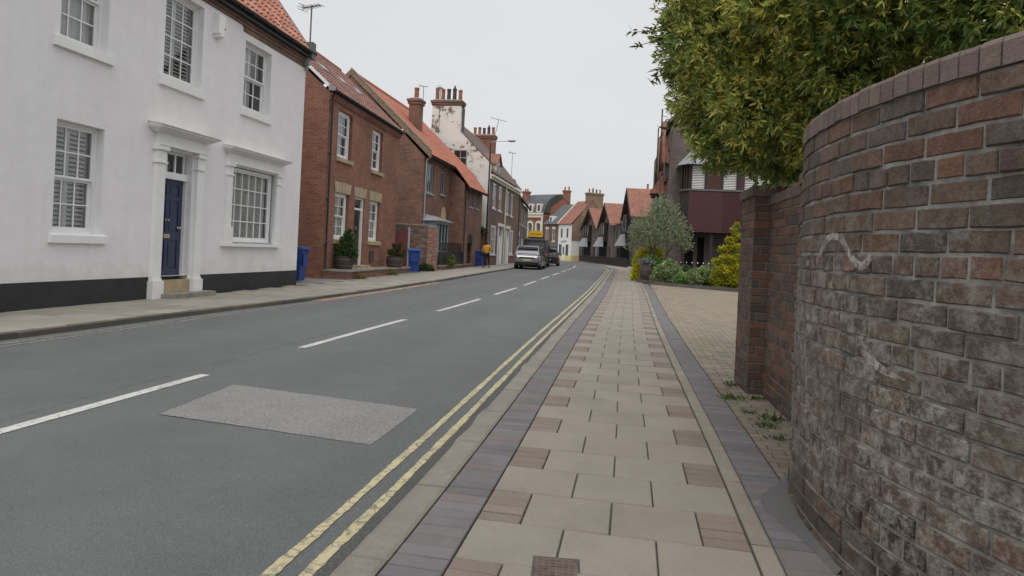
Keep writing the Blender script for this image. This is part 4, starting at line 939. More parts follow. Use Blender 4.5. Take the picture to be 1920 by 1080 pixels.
# white gable house with the big chimney
WG = root_at('gable_house', 'terrace house with flaking white gable, big five-pot chimney and brown brick front', 'house', (-10.75, 47.9), (-11.0, 61.5), z=.12)
L, D, EV, RG = 13.5, 6.9, 6.55, 10.75
ops = [(1.3, 2.55, 4.25, 6.1, .1), (3.7, 5.0, 4.2, 6.1, .1), (7.2, 8.2, 4.15, 6.05, .1), (9.3, 10.3, 4.1, 6.0, .1), (1.2, 3.2, .85, 3.0, .12), (4.0, 5.6, .0, 3.0, .15), (7.4, 8.6, .0, 2.95, .15), (9.4, 11.2, .85, 2.95, .12)]
m = MB('brown_brick'); facade(m, 0.02, L, -.2, EV, ops)
m.face([(L, D, -.2), (0, D, -.2), (0, D, EV), (L, D, EV)]); m.face([(L, 0, -.2), (L, D, -.2), (L, D, EV), (L, D/2, RG), (L, 0, EV)]); m.build('wall', WG)
m = MB('flaking_white', 'buff_brick', 'lead_dark'); sl = (RG-EV)/(D/2); o = .55
P = [(0, 0, -.2), (0, D+.3, -.2), (0, D+.3, EV+o), (0, 4.5, 9.45+.35), (0, 4.5, 11.4), (0, 2.35, 11.4), (0, 2.35, 9.6), (0, 0, EV+o+.25)]
m.prism([(0, y, z) for _, y, z in P][::-1], (.35, 0, 0)); 
m.prism([(-.03, -.06, EV+o+.22), (-.03, 2.3, 9.57), (-.03, 2.3, 9.67), (-.03, -.06, EV+o+.32)], (.42, 0, 0), 2)
gb = m.build('gable_wall', WG)
m = MB('orange_brick'); 
m.build('brick_patch', gb) if False else None
wn = simple_window(WG, 0, 0, 0, 0) if False else None
m = MB('grey_frame', 'glass_dark', 'cream_trim')
y0, y1, z0, z1 = 1.75, 2.75, 7.1, 8.25
m.box(-.02, .005, y0-.08, y1+.08, z0-.12, z0, 2); m.box(-.02, .004, y0-.1, y1+.1, z1, z1+.1, 2)
for a, b, c_, d_ in ((y0, y0+.07, z0, z1), (y1-.07, y1, z0, z1), (y0+.07, y1-.07, z1-.07, z1), (y0+.07, y1-.07, z0, z0+.07), (y0+.07, y1-.07, (z0+z1)/2-.03, (z0+z1)/2+.03), ((y0+y1)/2-.02, (y0+y1)/2+.02, z0+.07, z1-.07)): m.box(-.03, .006, a, b, c_, d_)
m.face([(-.012, y1-.07, z0+.07), (-.012, y0+.07, z0+.07), (-.012, y0+.07, z1-.07), (-.012, y1-.07, z1-.07)], 1); m.build('window', WG)
ch = chimney(WG, .0, .9, 2.35, 4.5, 11.402, 11.75, 'brown_brick', 5, pots='y', potr=.16, poth=.95)
m = MB('dark_brick'); m.box(.352, 1.1, 2.33, 4.52, 9.5, 11.4); m.build('chimney_stack', WG)
chimney(WG, 12.3, 13.2, 2.3, 4.4, 9.6, 11.4, 'red_brick', 5, pots='y', potr=.15, poth=.8)
m = MB('tile_brown', 'cream_trim', 'slate'); roof_slab(m, .35, L, -.2, EV+.1, D/2, RG+.1, mat=0); roof_slab(m, .35, L, D+.2, EV+.1, D/2, RG+.1, mat=0); rf = m.build('roof', WG)
m = MB('cream_trim'); m.box(.0, L, -.12, -.002, EV-.3, EV-.14); m.box(.0, L, -.25, -.002, EV-.138, EV+.02); m.build('cornice', WG)
m = MB('cream_trim', 'pantile_far', 'lead'); m.box(2.7, 4.3, .12, 2.2, 6.7, 7.75, 0); m.prism([(2.7, .12, 7.75), (4.3, .12, 7.75), (3.5, .12, 8.35)], (0, 2.3, 0), 0); m.prism([(2.55, -.05, 7.6), (3.5, -.05, 8.42), (3.5, 3.0, 8.42), (2.55, 3.0, 7.6)], (0, 0, .1), 1); m.prism([(4.45, -.05, 7.6), (3.5, -.05, 8.42), (3.5, 3.0, 8.42), (4.45, 3.0, 7.6)][::-1], (0, 0, .1), 1); m.box(3.0, 4.0, .1, .12, 6.95, 7.65, 2); m.build('dormer', rf)
m = MB('brown_brick'); m.prism([(3.78, .6, 8.1), (3.78, 2.4, 8.1), (3.78, 2.4, 9.3)], (.03, 0, 0)) if False else None
for (a, b, c_, d_, r_), k in zip(ops, (1, 1, 1, 1, 2, 3, 3, 2)):
    if k == 1: simple_window(WG, a, b, c_, d_, 'white_wood', .03, 1, 1, sill=1, glassm='glass', fr=.12)
    elif k == 2: simple_window(WG, a, b, c_, d_, 'white_wood', .02, 3, 1, sill=1, glassm='glass', fr=.16)
    else:
        m = MB('white_wood', 'glass_dark'); m.box(a-.12, a+.1, -.08, .15, .0, d_); m.box(b-.1, b+.12, -.08, .15, .0, d_); m.box(a-.2, b+.2, -.16, .15, d_+.002, d_+.25); m.box(a+.1, b-.1, .08, .13, .0, 2.2); m.box(a+.1, b-.1, .06, .13, 2.2, 2.3); m.box(a+.25, b-.25, .07, .08, .3, 1.0); m.box(a+.25, b-.25, .07, .08, 1.2, 2.0); m.face([(a+.1, .1, 2.3), (b-.1, .1, 2.3), (b-.1, .1, d_), (a+.1, .1, d_)], 1); m.build('door', WG)
downpipe(WG, 6.2, -.1, .0, EV-.3, 'cream_trim', .06)
# small brick lean-to against the gable
LT = root_at('yard_wall', 'mossy red brick yard wall below the white gable', 'wall', (-11.75, 47.55), (-10.75, 47.6), z=.12)
m = MB('red_brick_old', 'stone_grey'); m.box(-1.2, 1.0, 0, .24, -.1, 2.25); m.box(-1.25, 1.03, -.04, .28, 2.252, 2.33, 1); m.build('brickwork', LT)

# next house along, dark brick
RE = root_at('terrace_house', 'dark grey-brown brick terrace house beyond the white-windowed house', 'house', (-11.35, 62.3), (-13.6, 82.5), z=.15)
L, D, EV, RG = 20.3, 7, 6.15, 9.3
m = MB('dark_brick'); ops = [(x, x+1.3, 3.9, 5.6, .08) for x in (.9, 4.6, 8.6, 12.6, 16.4)]+[(1.5, 4.8, .6, 2.5, .1), (9.5, 12.8, .6, 2.5, .1), (6.2, 7.3, .0, 2.4, .1)]
facade(m, 0, L, -.2, EV, ops); shell(m, L, D, -.2, EV, RG); m.box(-.6, -.02, -.35, .4, -.2, 6.3); m.build('wall', RE)
m = MB('slate'); roof_slab(m, -.1, L+.1, -.3, EV+.02, D/2, RG+.1); roof_slab(m, -.1, L+.1, D+.2, EV+.05, D/2, RG+.1); rf = m.build('roof', RE)
for o in ops: simple_window(RE, *o[:4], 'white_wood', .03, 1 if o[2] > 2 else 2, 1, sill=1)
m = MB('lead', 'grey_frame'); m.box(1.2, 2.8, .5, 2.4, 6.6, 7.7, 1); m.box(1.05, 2.95, .35, 2.9, 7.702, 7.85); m.build('dormer', rf)
m = MB('pale_wall'); m.box(1.6, 4.6, -.1, -.02, 2.6, 3.05); m.build('shop_fascia', RE)
gutter(RE, -.1, L, -.35, EV+.02)

# garden wall, gate and railings before the long-roofed house
GWL = thing('boundary_wall', 'rough red brick garden wall with pale end pier, beside a blue bin', 'wall', (0, 0, .08))
PL = Plan([(-12.9, 31.6), (-10.5, 33.15)]); PR = Plan([(-10.5, 33.15), (-10.02, 33.6)])
def gw_col(k, s): return vary(random.choice([(.20, .10, .065), (.14, .085, .06), (.24, .12, .075), (.11, .085, .065), (.2, .15, .11)]), .25, .06)
m = MB('wall_brick_clean', 'mortar_dark'); lay(m, PL, -.1, 29, .08, .235, gw_col, 0, .012, .006, flip=-1); back_sheet(m, PL, .25, -.1, 2.2, 1); m.box(-12.9, -10.6, 31.6, 31.6, 2.2, 2.2) if False else None
for a, b in zip(np.linspace(0, PL.L, 12)[:-1], np.linspace(0, PL.L, 12)[1:]): 
    p, q, r_, s_ = PL.at(a, -.02), PL.at(b, -.02), PL.at(b, .27), PL.at(a, .27); m.hexa([(*p, 2.2), (*q, 2.2), (*r_, 2.2), (*s_, 2.2), (*p, 2.27), (*q, 2.27), (*PL.at(b, .2), 2.33), (*PL.at(a, .2), 2.33)], 0, vary((.15, .1, .07)))
m.build('brickwork', GWL)
def pier_col(k, s): return vary(random.choice([(.30, .15, .11), (.26, .12, .085), (.34, .2, .16)]), .15)
m = MB('wall_brick_clean', 'mortar'); 
for a, b in (((-10.5, 33.1), (-10.06, 33.45)), ((-10.06, 33.45), (-10.32, 33.95))): lay(m, Plan([a, b]), -.1, 29, .08, .235, pier_col, 0, .012, .003, flip=-1)
m.prism([(-10.52, 33.1, 2.2), (-10.05, 33.44, 2.2), (-10.32, 33.98, 2.2), (-10.75, 33.6, 2.2)], (0, 0, .08), 1); m.build('pier', GWL)
GT = root_at('yard_gate', 'dark red boarded gate in a pale frame beside the small brick house', 'gate', (-11.75, 31.9), (-11.05, 32.3), z=.07)
m = MB('grey_frame'); m.box(-.1, .0, -.05, .05, 0, 2.15); m.box(.62, .72, -.05, .05, 0, 2.15); m.build('gate_post', GT)
m = MB('red_gate'); 
for i in range(6): m.box(.005+i*.103, .1+i*.103, -.02, .02, .06, 1.98)
m.box(.0, .62, .021, .05, .4, .52); m.box(.0, .62, .021, .05, 1.5, 1.62); m.build('gate_leaf', GT)
RL = root_at('railing', 'black iron railings on a low brick kerb before the catslide wing', 'railings', (-10.42, 35.3), (-10.95, 44.6), z=.1)
m = MB('red_brick_old', 'stone_grey'); m.box(0, 9.3, 0, .22, -.1, .16); m.box(-.02, 9.32, -.02, .24, .162, .22, 1); m.build('dwarf_wall', RL)
m = MB('black_paint'); m.box(.05, 9.25, .07, .13, .3, .95)
m.build('lower_panel', RL)
m = MB('black_paint'); m.box(.05, 9.25, .09, .12, 1.3, 1.33)
for x in np.arange(.06, 9.2, .14): m.cyl((x, .1, .95), (x, .1, 1.42), .009, n=5); m.cyl((x, .1, 1.42), (x, .1, 1.5), .014, .002, 5)
m.build('bars', RL)

# ---------------------------------------------------------------- wheeled bins
def make_bin():
    t = thing('wheelie_bin', 'blue wheeled bin standing at the end corner of the white house', 'bin', (0, 0, 0), 0, 'blue wheeled bins on the left pavement')
    m = MB('blue_bin'); a, b = .23, .28
    m.hexa([(-a, -.26, .05), (a, -.26, .05), (a, .22, .05), (-a, .22, .05), (-b, -.35, 1.0), (b, -.35, 1.0), (b, .33, 1.0), (-b, .33, 1.0)]); m.box(-.3, .3, -.37, .35, .97, 1.005)
    m.box(-.18, .18, -.362, -.345, .5, .9); m.build('body', t)
    m = MB('blue_bin_lid'); n = 6; pr = [(-.4, 1.006), (-.4, 1.045), (-.3, 1.085), (0, 1.11), (.3, 1.1), (.37, 1.07), (.37, 1.006)]
    m.prism([(-.31, y, z) for y, z in pr], (.62, 0, 0)); m.box(-.2, .2, -.43, -.4, 1.006, 1.04); l = m.build('lid', t)
    m = MB('black_plastic'); m.cyl((-.22, .42, 1.02), (.22, .42, 1.02), .018, n=8); m.box(-.24, -.2, .33, .44, .99, 1.04); m.box(.2, .24, .33, .44, .99, 1.04); m.build('handle', t)
    for s in (-1, 1): m = MB('rubber'); m.cyl((s*.27, .22, .1), (s*.21, .22, .1), .1, n=16); m.build('wheel', t)
    return t
b1 = make_bin(); b1.location = (-10.5, 19.7, .02); b1.rotation_euler = (0, 0, R(96))
b2 = copy_tree(b1); b2.location = (-10.42, 30.95, .07); b2.rotation_euler = (0, 0, R(20)); b2['label'] = 'blue wheeled bin between the brick terrace and the rough garden wall'
b3 = copy_tree(b1); b3.location = (-10.75, 45.6, .13); b3.rotation_euler = (0, 0, R(5)); b3['label'] = 'blue wheeled bin beside the person in the yellow jacket'

# ---------------------------------------------------------------- street lamp
SL = thing('street_lamp', 'tall black street lamp with a long side arm in front of the white gable', 'street lamp', (-10.55, 46.7, .13))
m = MB('black_paint'); m.cyl((0, 0, -.02), (0, 0, 1.6), .095, .085, 12); m.cyl((0, 0, 1.6), (0, 0, 1.68), .11, .075, 12); m.cyl((0, 0, 1.68), (0, 0, 8.6), .07, .045, 10); m.box(-.06, .06, -.1, -.07, .5, 1.1); m.build('pole', SL)
m = MB('steel'); m.tube([(0, 0, 8.58), (.25, 0, 8.7), (1.25, -.05, 8.72)], .025, 8); m.build('arm', SL)
m = MB('lead', 'glass_dark'); m.hexa([(1.2, -.14, 8.7), (1.78, -.1, 8.72), (1.78, .02, 8.72), (1.2, .06, 8.7), (1.22, -.11, 8.79), (1.75, -.08, 8.8), (1.75, .0, 8.8), (1.22, .03, 8.79)]); m.box(1.3, 1.7, -.1, .02, 8.66, 8.705, 1); m.build('lantern', SL)

# ---------------------------------------------------------------- aerials
def yagi(label, loc, h, rot, n=7, l=.9, tilt=0., lean=0.):
    t = thing('tv_aerial', label, 'aerial', loc, rot, 'television aerials on the roofs')
    m = MB('lead_dark'); m.cyl((0, 0, 0), (lean, 0, h), .022, n=6); m.build('mast', t)
    m = MB('lead_dark'); m.cyl((-l*.5+lean, 0, h-.03+tilt*.5), (l*.5+lean, 0, h-.03-tilt*.5), .018, n=6)
    for i in range(n): f = i/(n-1)-.5; w_ = .16-.05*f; m.cyl((l*f+lean, -w_, h-.03-tilt*f), (l*f+lean, w_, h-.03-tilt*f), .009, n=4)
    
    for dz in (-.1, .06): m.cyl((-l*.5+lean, -.16, h+dz+tilt*.5), (-l*.5+lean, .16, h+dz+tilt*.5), .009, n=4)
    m.cyl((-l*.5+lean, 0, h-.11+tilt*.5), (-l*.5+lean, 0, h+.07+tilt*.5), .01, n=4); m.build('antenna', t); return t
yagi('television aerial on a mast at the eaves end of the white house', (-9.64, 18.42, 6.85), 1.25, R(-25), l=.8, tilt=.05)
yagi('television aerial on a leaning mast above the white gable', (-11.9, 53, 9.2), 2.4, R(10), l=1.2, tilt=.25, lean=.5)
yagi('television aerial on a thin mast beside the single-pot chimney', (-12.75, 41.5, 8.4), 2.9, R(80), l=.5)
yagi('small television aerial above the far dormer of the terrace', (-12.2, 63.5, 8.2), 2.3, R(60), l=.9)
yagi('television aerial just left of the five-pot chimney', (-15.5, 46.4, 10.0), 2.6, R(30), l=.6)

# ---------------------------------------------------------------- parked vehicles
def car_body(t, name_mat, L, W, Hh, prof_roof, belt, glassm='car_glass'):
    pass
def loft(m, secs, mat=0, smooth=True, cap=True):
    for a, b in zip(secs, secs[1:]):
        n = len(a)
        for i in range(n):
            j = (i+1) % n; m.face([a[i], a[j], b[j], b[i]], mat, None, smooth)
    if cap: m.face(secs[0][::-1], mat); m.face(secs[-1], mat)
def hatchback(label, loc, rot, paintm, L=4.5, W=1.86, H=1.6, plate=True, group=None, roofsign=False):
    """rear of the car is at local y=0, nose at y=L"""
    t = thing('parked_car', label, 'car', loc, rot, group)
    w = W/2
    def sec(y, ww, zb, zt, tuck=.1):
        return [(-ww+.06, y, zb), (-ww, y, zb+.14), (-ww, y, zb+(zt-zb)*.55), (-ww+tuck*.6, y, zt-.06), (-ww+tuck*1.3, y, zt), (ww-tuck*1.3, y, zt), (ww-tuck*.6, y, zt-.06), (ww, y, zb+(zt-zb)*.55), (ww, y, zb+.14), (ww-.06, y, zb)]
    m = MB(paintm); z = H*.62
    loft(m, [sec(0.0, w-.16, .42, .80), sec(.06, w-.08, .30, z-.06), sec(.3, w-.03, .24, z), sec(1.0, w, .2, z+.01), sec(2.2, w, .2, z-.01), sec(3.1, w, .2, z-.05), sec(3.7, w-.02, .22, z-.12), sec(4.2, w-.1, .26, z-.22), sec(L-.05, w-.22, .3, .72), sec(L, w-.34, .36, .62)])
    bd = m.build('body', t)
    def cab(y, wb, wt, zb, zt): return [(-wb, y, zb), (-wt-.01, y, zt-.06), (-wt+.08, y, zt), (wt-.08, y, zt), (wt+.01, y, zt-.06), (wb, y, zb)]
    m = MB('car_glass'); loft(m, [cab(.12, w-.14, w-.2, z-.03, z+.04), cab(.62, w-.09, w-.26, z-.02, H-.07), cab(1.3, w-.07, w-.24, z-.02, H-.03), cab(2.2, w-.07, w-.24, z-.03, H-.03), cab(2.7, w-.08, w-.25, z-.04, H-.12), cab(3.5, w-.12, w-.2, z-.08, z+.0)]); gl = m.build('glasshouse', t)
    m = MB(paintm)
    loft(m, [[(-(w-.3), .42, H-.075), (w-.3, .42, H-.075), (w-.3, .42, H-.03), (-(w-.3), .42, H-.03)], [(-(w-.26), .7, H-.05), (w-.26, .7, H-.05), (w-.27, .7, H+.0), (-(w-.27), .7, H+.0)], [(-(w-.24), 1.5, H-.03), (w-.24, 1.5, H-.03), (w-.26, 1.5, H+.015), (-(w-.26), 1.5, H+.015)], [(-(w-.24), 2.3, H-.05), (w-.24, 2.3, H-.05), (w-.26, 2.3, H), (-(w-.26), 2.3, H)], [(-(w-.27), 2.65, H-.11), (w-.27, 2.65, H-.11), (w-.27, 2.65, H-.09), (-(w-.27), 2.65, H-.09)]])
    for s in (-1, 1):
        for (y0, y1, zz0, zz1, a, b) in ((.14, .66, z-.02, H-.04, w-.13, w-.245), (.66, .78, H-.05, H-.05, w-.23, w-.23)):
            m.tube([(s*a, y0, zz0), (s*b, y1, zz1)], .045, 6)
        m.tube([(s*(w-.06), 1.75, z-.02), (s*(w-.225), 1.75, H-.05)], .03, 6); m.tube([(s*(w-.1), 3.45, z-.06), (s*(w-.235), 2.62, H-.1)], .035, 6)
    m.build('roof', t)
    for s in (-1, 1):
        m = MB('tail_red'); m.hexa([(s*(w-.1), .02, z-.26), (s*(w-.42), -.005, z-.24), (s*(w-.42), .04, z-.24), (s*(w-.1), .12, z-.26), (s*(w-.12), .045, z-.13), (s*(w-.42), .02, z-.15), (s*(w-.42), .07, z-.15), (s*(w-.12), .15, z-.13)]); m.build('tail_light', t)
        m = MB('white_wood'); m.box(s*(w-.3)-.16, s*(w-.3)+.16, L-.2, L-.06, .64, .74); m.build('headlight', t)
        m = MB(paintm); m.hexa([(s*(w+.02), 2.95, z), (s*(w+.17), 2.95, z), (s*(w+.17), 3.08, z), (s*(w+.02), 3.12, z), (s*(w+.02), 2.95, z+.13), (s*(w+.16), 2.95, z+.12), (s*(w+.16), 3.05, z+.12), (s*(w+.02), 3.1, z+.13)]); m.build('door_mirror', t)
        for y in (.92, L-.88):
            m = MB('rubber', 'steel'); wx = w-.1; m.cyl((s*(wx-.13), y, .335), (s*(wx+.1), y, .335), .335, n=24); m.cyl((s*(wx+.095), y, .335), (s*(wx+.106), y, .335), .23, n=20, m=1)
            m.build('wheel', t)
    m = MB('black_plastic'); m.hexa([(-(w-.12), -.015, .3), (w-.12, -.015, .3), (w-.1, .2, .26), (-(w-.1), .2, .26), (-(w-.14), -.045, .5), (w-.14, -.045, .5), (w-.06, .2, .5), (-(w-.06), .2, .5)]); m.build('bumper', t)
    m = MB('black_plastic'); m.box(-(w-.42), w-.42, -.01, .05, z-.25, z-.16); m.build('light_bar', t)
    m = MB(paintm); a = w-.17; m.hexa([(-a, .075, z-.02), (a, .075, z-.02), (a, .2, z-.02), (-a, .2, z-.02), (-(a-.06), .30, z+.24), (a-.06, .30, z+.24), (a-.06, .36, z+.22), (-(a-.06), .36, z+.22)]); m.hexa([(-(w-.27), .40, H-.2), (w-.27, .40, H-.2), (w-.27, .55, H-.16), (-(w-.27), .55, H-.16), (-(w-.27), .36, H-.1), (w-.27, .36, H-.1), (w-.27, .6, H-.04), (-(w-.27), .6, H-.04)]); m.build('tailgate', t)
    if plate: m = MB('plate_yellow'); m.box(-.26, .26, -.02, .01, z-.42, z-.31); m.build('number_plate', t)
    return t
hatchback('silver hatchback parked half against the left kerb, seen from behind', (-7.5, 45.9, .085), R(2.5), 'silver_paint')
# dark van with roof board just ahead of it
VN = thing('parked_van', 'black van with an amber board on its roof, ahead of the silver car', 'van', (-7.95, 52.2, .11), R(4))
m = MB('black_car_paint'); w = .95
def vs(y, zb, zt, ww=w): return [(-ww, y, zb), (-ww, y, zb+(zt-zb)*.5), (-ww+.1, y, zt-.08), (-ww+.2, y, zt), (ww-.2, y, zt), (ww-.1, y, zt-.08), (ww, y, zb+(zt-zb)*.5), (ww, y, zb)]
loft(m, [vs(0, .35, 2.12, w-.03), vs(.08, .28, 2.2), vs(3.2, .28, 2.22), vs(3.8, .28, 2.0), vs(4.4, .3, 1.25), vs(5.1, .35, 1.0, w-.15)]); m.build('body', VN)
m = MB('car_glass'); m.box(-.75, .75, -.02, .0, 1.25, 1.9); m.build('rear_window', VN); m = MB('car_glass'); m.box(.93, .96, 2.4, 3.4, 1.2, 1.8); m.build('side_window', VN)
m = MB('amber_board'); m.box(-.55, .5, 1.0, 1.15, 2.36, 2.82); m.box(-.66, -.58, .98, 1.1, 2.3, 2.75)
bd = m.build('roof_board', VN); m = MB('black_plastic'); m.box(-.6, .6, .9, 1.25, 2.22, 2.35); m.box(-.45, .4, .985, .998, 2.56, 2.6); m.build('board_mount', VN)
for s in (-1, 1):
    m = MB('tail_red'); m.box(s*.86-.05, s*.86+.05, -.03, .02, .9, 1.3); m.build('tail_light', VN)
    m = MB('black_plastic'); m.box(s*1.08-.1, s*1.08+.1, 3.6, 3.7, 1.15, 1.5); m.build('door_mirror', VN)
    for y in (.95, 4.2): m = MB('rubber'); m.cyl((s*.7, y, .33), (s*.93, y, .33), .33, n=20); m.build('wheel', VN)
hatchback('dark hatchback parked beyond the black van', (-7.75, 58.6, .13), R(5), 'black_car_paint', H=1.5)

# ---------------------------------------------------------------- access cover in the pavement
AC = thing('access_cover', 'small rusty square iron cover set among the paving slabs', 'drain cover', (-.28, 2.825, .0), R(6)); AC.scale = (.88, .88, 1)
m = MB('rust_iron', 'joint'); m.box(-.1, .1, -.1, .1, -.012, .007); m.box(-.112, .112, -.112, .112, -.014, .0055, 1)
for i in range(6):
    for j in range(6): m.box(-.083+i*.03, -.067+i*.03, -.083+j*.03, -.067+j*.03, .007, .0095)
m.build('lid', AC)

# ---------------------------------------------------------------- person
def skin_fig(name, parent, verts, edges, radii, mat, sub=2):
    me = bpy.data.meshes.new(name); me.from_pydata([Vector(v) for v in verts], edges, []); o = bpy.data.objects.new(name, me); COL.objects.link(o); o.parent = parent
    s = o.modifiers.new('skin', 'SKIN'); s.use_smooth_shade = True
    if not me.skin_vertices: 
        bpy.context.view_layer.objects.active = o
    sv = me.skin_vertices[0].data if me.skin_vertices else me.attributes
    for i, r in enumerate(radii): sv[i].radius = r if isinstance(r, tuple) else (r, r)
    sv[0].use_root = True
    ss = o.modifiers.new('sub', 'SUBSURF'); ss.levels = ss.render_levels = sub; me.materials.append(MATS[mat]); return o
PN = thing('person', 'person in a mustard yellow jacket and black leggings walking on the left pavement', 'person', (-9.62, 42.9, .13), R(-12))
# body: pelvis, spine, neck, head, arms, legs (walking away, right leg forward)
V = [(0, 0, .93), (0, .02, 1.12), (0, .03, 1.32), (0, .04, 1.43), (0, .05, 1.52), (0, .06, 1.6), (0, .055, 1.68),
     (-.1, 0, .88), (-.1, -.08, .5), (-.1, -.2, .1), (-.1, -.15, .05), (.1, 0, .88), (.1, .14, .5), (.1, .16, .09), (.1, .22, .05),
     (-.19, .03, 1.38), (-.26, -.02, 1.12), (-.23, .06, .9), (-.22, .09, .82), (.19, .03, 1.38), (.26, .1, 1.12), (.26, .26, .95), (.25, .31, .88)]
E_ = [(0, 1), (1, 2), (2, 3), (3, 4), (4, 5), (5, 6), (0, 7), (7, 8), (8, 9), (9, 10), (0, 11), (11, 12), (12, 13), (13, 14), (2, 15), (15, 16), (16, 17), (17, 18), (2, 19), (19, 20), (20, 21), (21, 22)]
Rr = [(.15, .11), (.13, .1), (.15, .1), (.09, .08), .055, .085, .07, (.09, .1), .065, .042, .035, (.09, .1), .065, .042, .035, .065, .045, .035, .028, .065, .045, .035, .028]
def person():
    for nm, vs_, es, rs_, mt in (('body', V, E_, Rr, 'skin'),
        ('trousers', [(0, 0, .95), (-.1, 0, .87), (-.1, -.08, .5), (-.1, -.195, .13), (.1, 0, .87), (.1, .14, .5), (.1, .16, .12)], [(0, 1), (1, 2), (2, 3), (0, 4), (4, 5), (5, 6)], [(.165, .125), (.1, .11), .076, .055, (.1, .11), .076, .055], 'black_cloth'),
        ('jacket', [(0, .03, 1.3), (0, .01, 1.1), (0, 0, .86), (0, .04, 1.45), (-.2, .03, 1.38), (-.275, -.02, 1.12), (-.235, .055, .92), (.2, .03, 1.38), (.275, .1, 1.12), (.265, .25, .96)], [(0, 1), (1, 2), (0, 3), (0, 4), (4, 5), (5, 6), (0, 7), (7, 8), (8, 9)], [(.19, .14), (.185, .145), (.2, .155), (.1, .09), .085, .068, .056, .085, .068, .056], 'mustard_cloth'),
        ('hair', [(0, .03, 1.66), (0, .0, 1.58), (0, .0, 1.46)], [(0, 1), (1, 2)], [(.098, .095), (.085, .06), (.06, .035)], 'hair_brown'),
        ('shoe', [(-.1, -.215, .075), (-.1, -.09, .045)], [(0, 1)], [.07, .055], 'black_cloth'), ('shoe', [(.1, .15, .07), (.1, .29, .045)], [(0, 1)], [.07, .055], 'black_cloth'),
        ('shoulder_bag', [(-.3, -.02, 1.05), (-.31, -.03, .88), (-.31, -.03, .74)], [(0, 1), (1, 2)], [(.05, .06), (.08, .13), (.09, .15)], 'black_cloth')):
        o = skin_fig(nm, PN, vs_, es, rs_, mt)
    # face on the turned head
    m = MB('skin', 'black_cloth'); 
    m.hexa([(.012, .13, 1.585), (-.012, .13, 1.585), (-.01, .15, 1.6), (.01, .15, 1.6), (.008, .125, 1.63), (-.008, .125, 1.63), (-.006, .135, 1.63), (.006, .135, 1.63)])
    m.build('nose', PN)
def mk_skin_layer(): pass
person()

# ---------------------------------------------------------------- right side: dark brick block behind the planting bed
HB = thing('apartment_block', 'dark brick block with maroon boarded bay, lead hood and street gables, behind the planting bed', 'building', (0, 0, .08))
m = MB('dark_brick', 'room_dark'); x0, Y0 = 1.45, 37.5
ops = [(2.3, 2.75, .1, 2.4, .15), (2.95, 3.3, .1, 2.4, .15), (6.0, 7.6, .9, 2.3, .12), (6.0, 7.6, 3.6, 5.2, .12)]
m2 = MB('dark_brick', 'room_dark'); facade(m2, x0, 10, -.2, 8.6, ops, y=Y0)
m2.face([(.75, 54, -.2), (.75, 54, 8.6), (10, 54, 8.6), (10, 54, -.2)]); m2.face([(10, Y0, -.2), (10, 54, -.2), (10, 54, 8.6), (10, Y0, 8.6)])
for o in ops: m2.box(o[0], o[1], Y0+.3, Y0+.32, o[2], o[3], 1)
m2.prism([(x0, Y0, 8.6), (10, Y0, 8.6), (5.7, Y0, 12.2)], (0, .3, 0)); m2.build('wall', HB)
for o in ops[2:]: simple_window(HB, *o[:4], 'black_timber', .03, 1, 0, y=Y0)
m = MB('slate'); 
for s in (0, 1):
    xa, xb = (x0-.3, 5.72) if s == 0 else (10.3, 5.72)
    A = [(xa, Y0-.2, 8.45), (xa, 54.2, 8.45), (xb, 54.2, 12.25), (xb, Y0-.2, 12.25)]; m.prism(A if s else A[::-1], (0, 0, .1))
rf = m.build('roof', HB)
SF = MB('dark_brick'); SFL = math.hypot(.7, 16.5); sops = [(1.6, 2.7, 6.0, 7.6, .12), (5.2, 6.2, 5.7, 7.3, .12), (8.0, 9.2, 6.0, 7.6, .12), (10.6, 12.0, 3.4, 4.9, .12), (8.4, 9.8, 3.2, 4.7, .12), (13.4, 14.6, 5.8, 7.4, .12)]
facade(SF, 0, SFL, -.2, 8.6, sops); sfo = SF.build('street_wall', HB); sfo.location = (.75, 54, 0); sfo.rotation_euler = (0, 0, math.atan2(-16.5, .7))
for o in sops: simple_window(sfo, *o[:4], 'maroon_board', .03, 1, 1, sill=1, glassm='glass')
# boarded bay
m = MB('maroon_board', 'black_timber', 'lead_dark'); bx0, bx1, by = 2.3, 6.6, 36.0
fp = [(1.95, 37.49), (1.95, 36.55), (bx0, by), (bx1, by), (bx1+.3, 36.55), (bx1+.3, 37.49)]
for (a, b), mt in zip(zip(fp, fp[1:]), (1, 1, 0, 0, 0)):
    m.face([(*a, 2.6), (*b, 2.6), (*b, 4.7), (*a, 4.7)], mt)
m.face([(*p, 2.6) for p in fp][::-1], 1); m.prism([(p[0]+(-.05 if p[0] < 4 else .05), p[1]-(.05 if p[1] < 37 else 0), 4.702) for p in fp], (0, 0, .08), 2)
d = .016                                     # diagonal board joints, chevron either side of the middle
xm = 4.0
for k in range(-30, 46):
    for sgn, a0, a1 in ((1, bx0, xm), (-1, xm, bx1)):
        pass
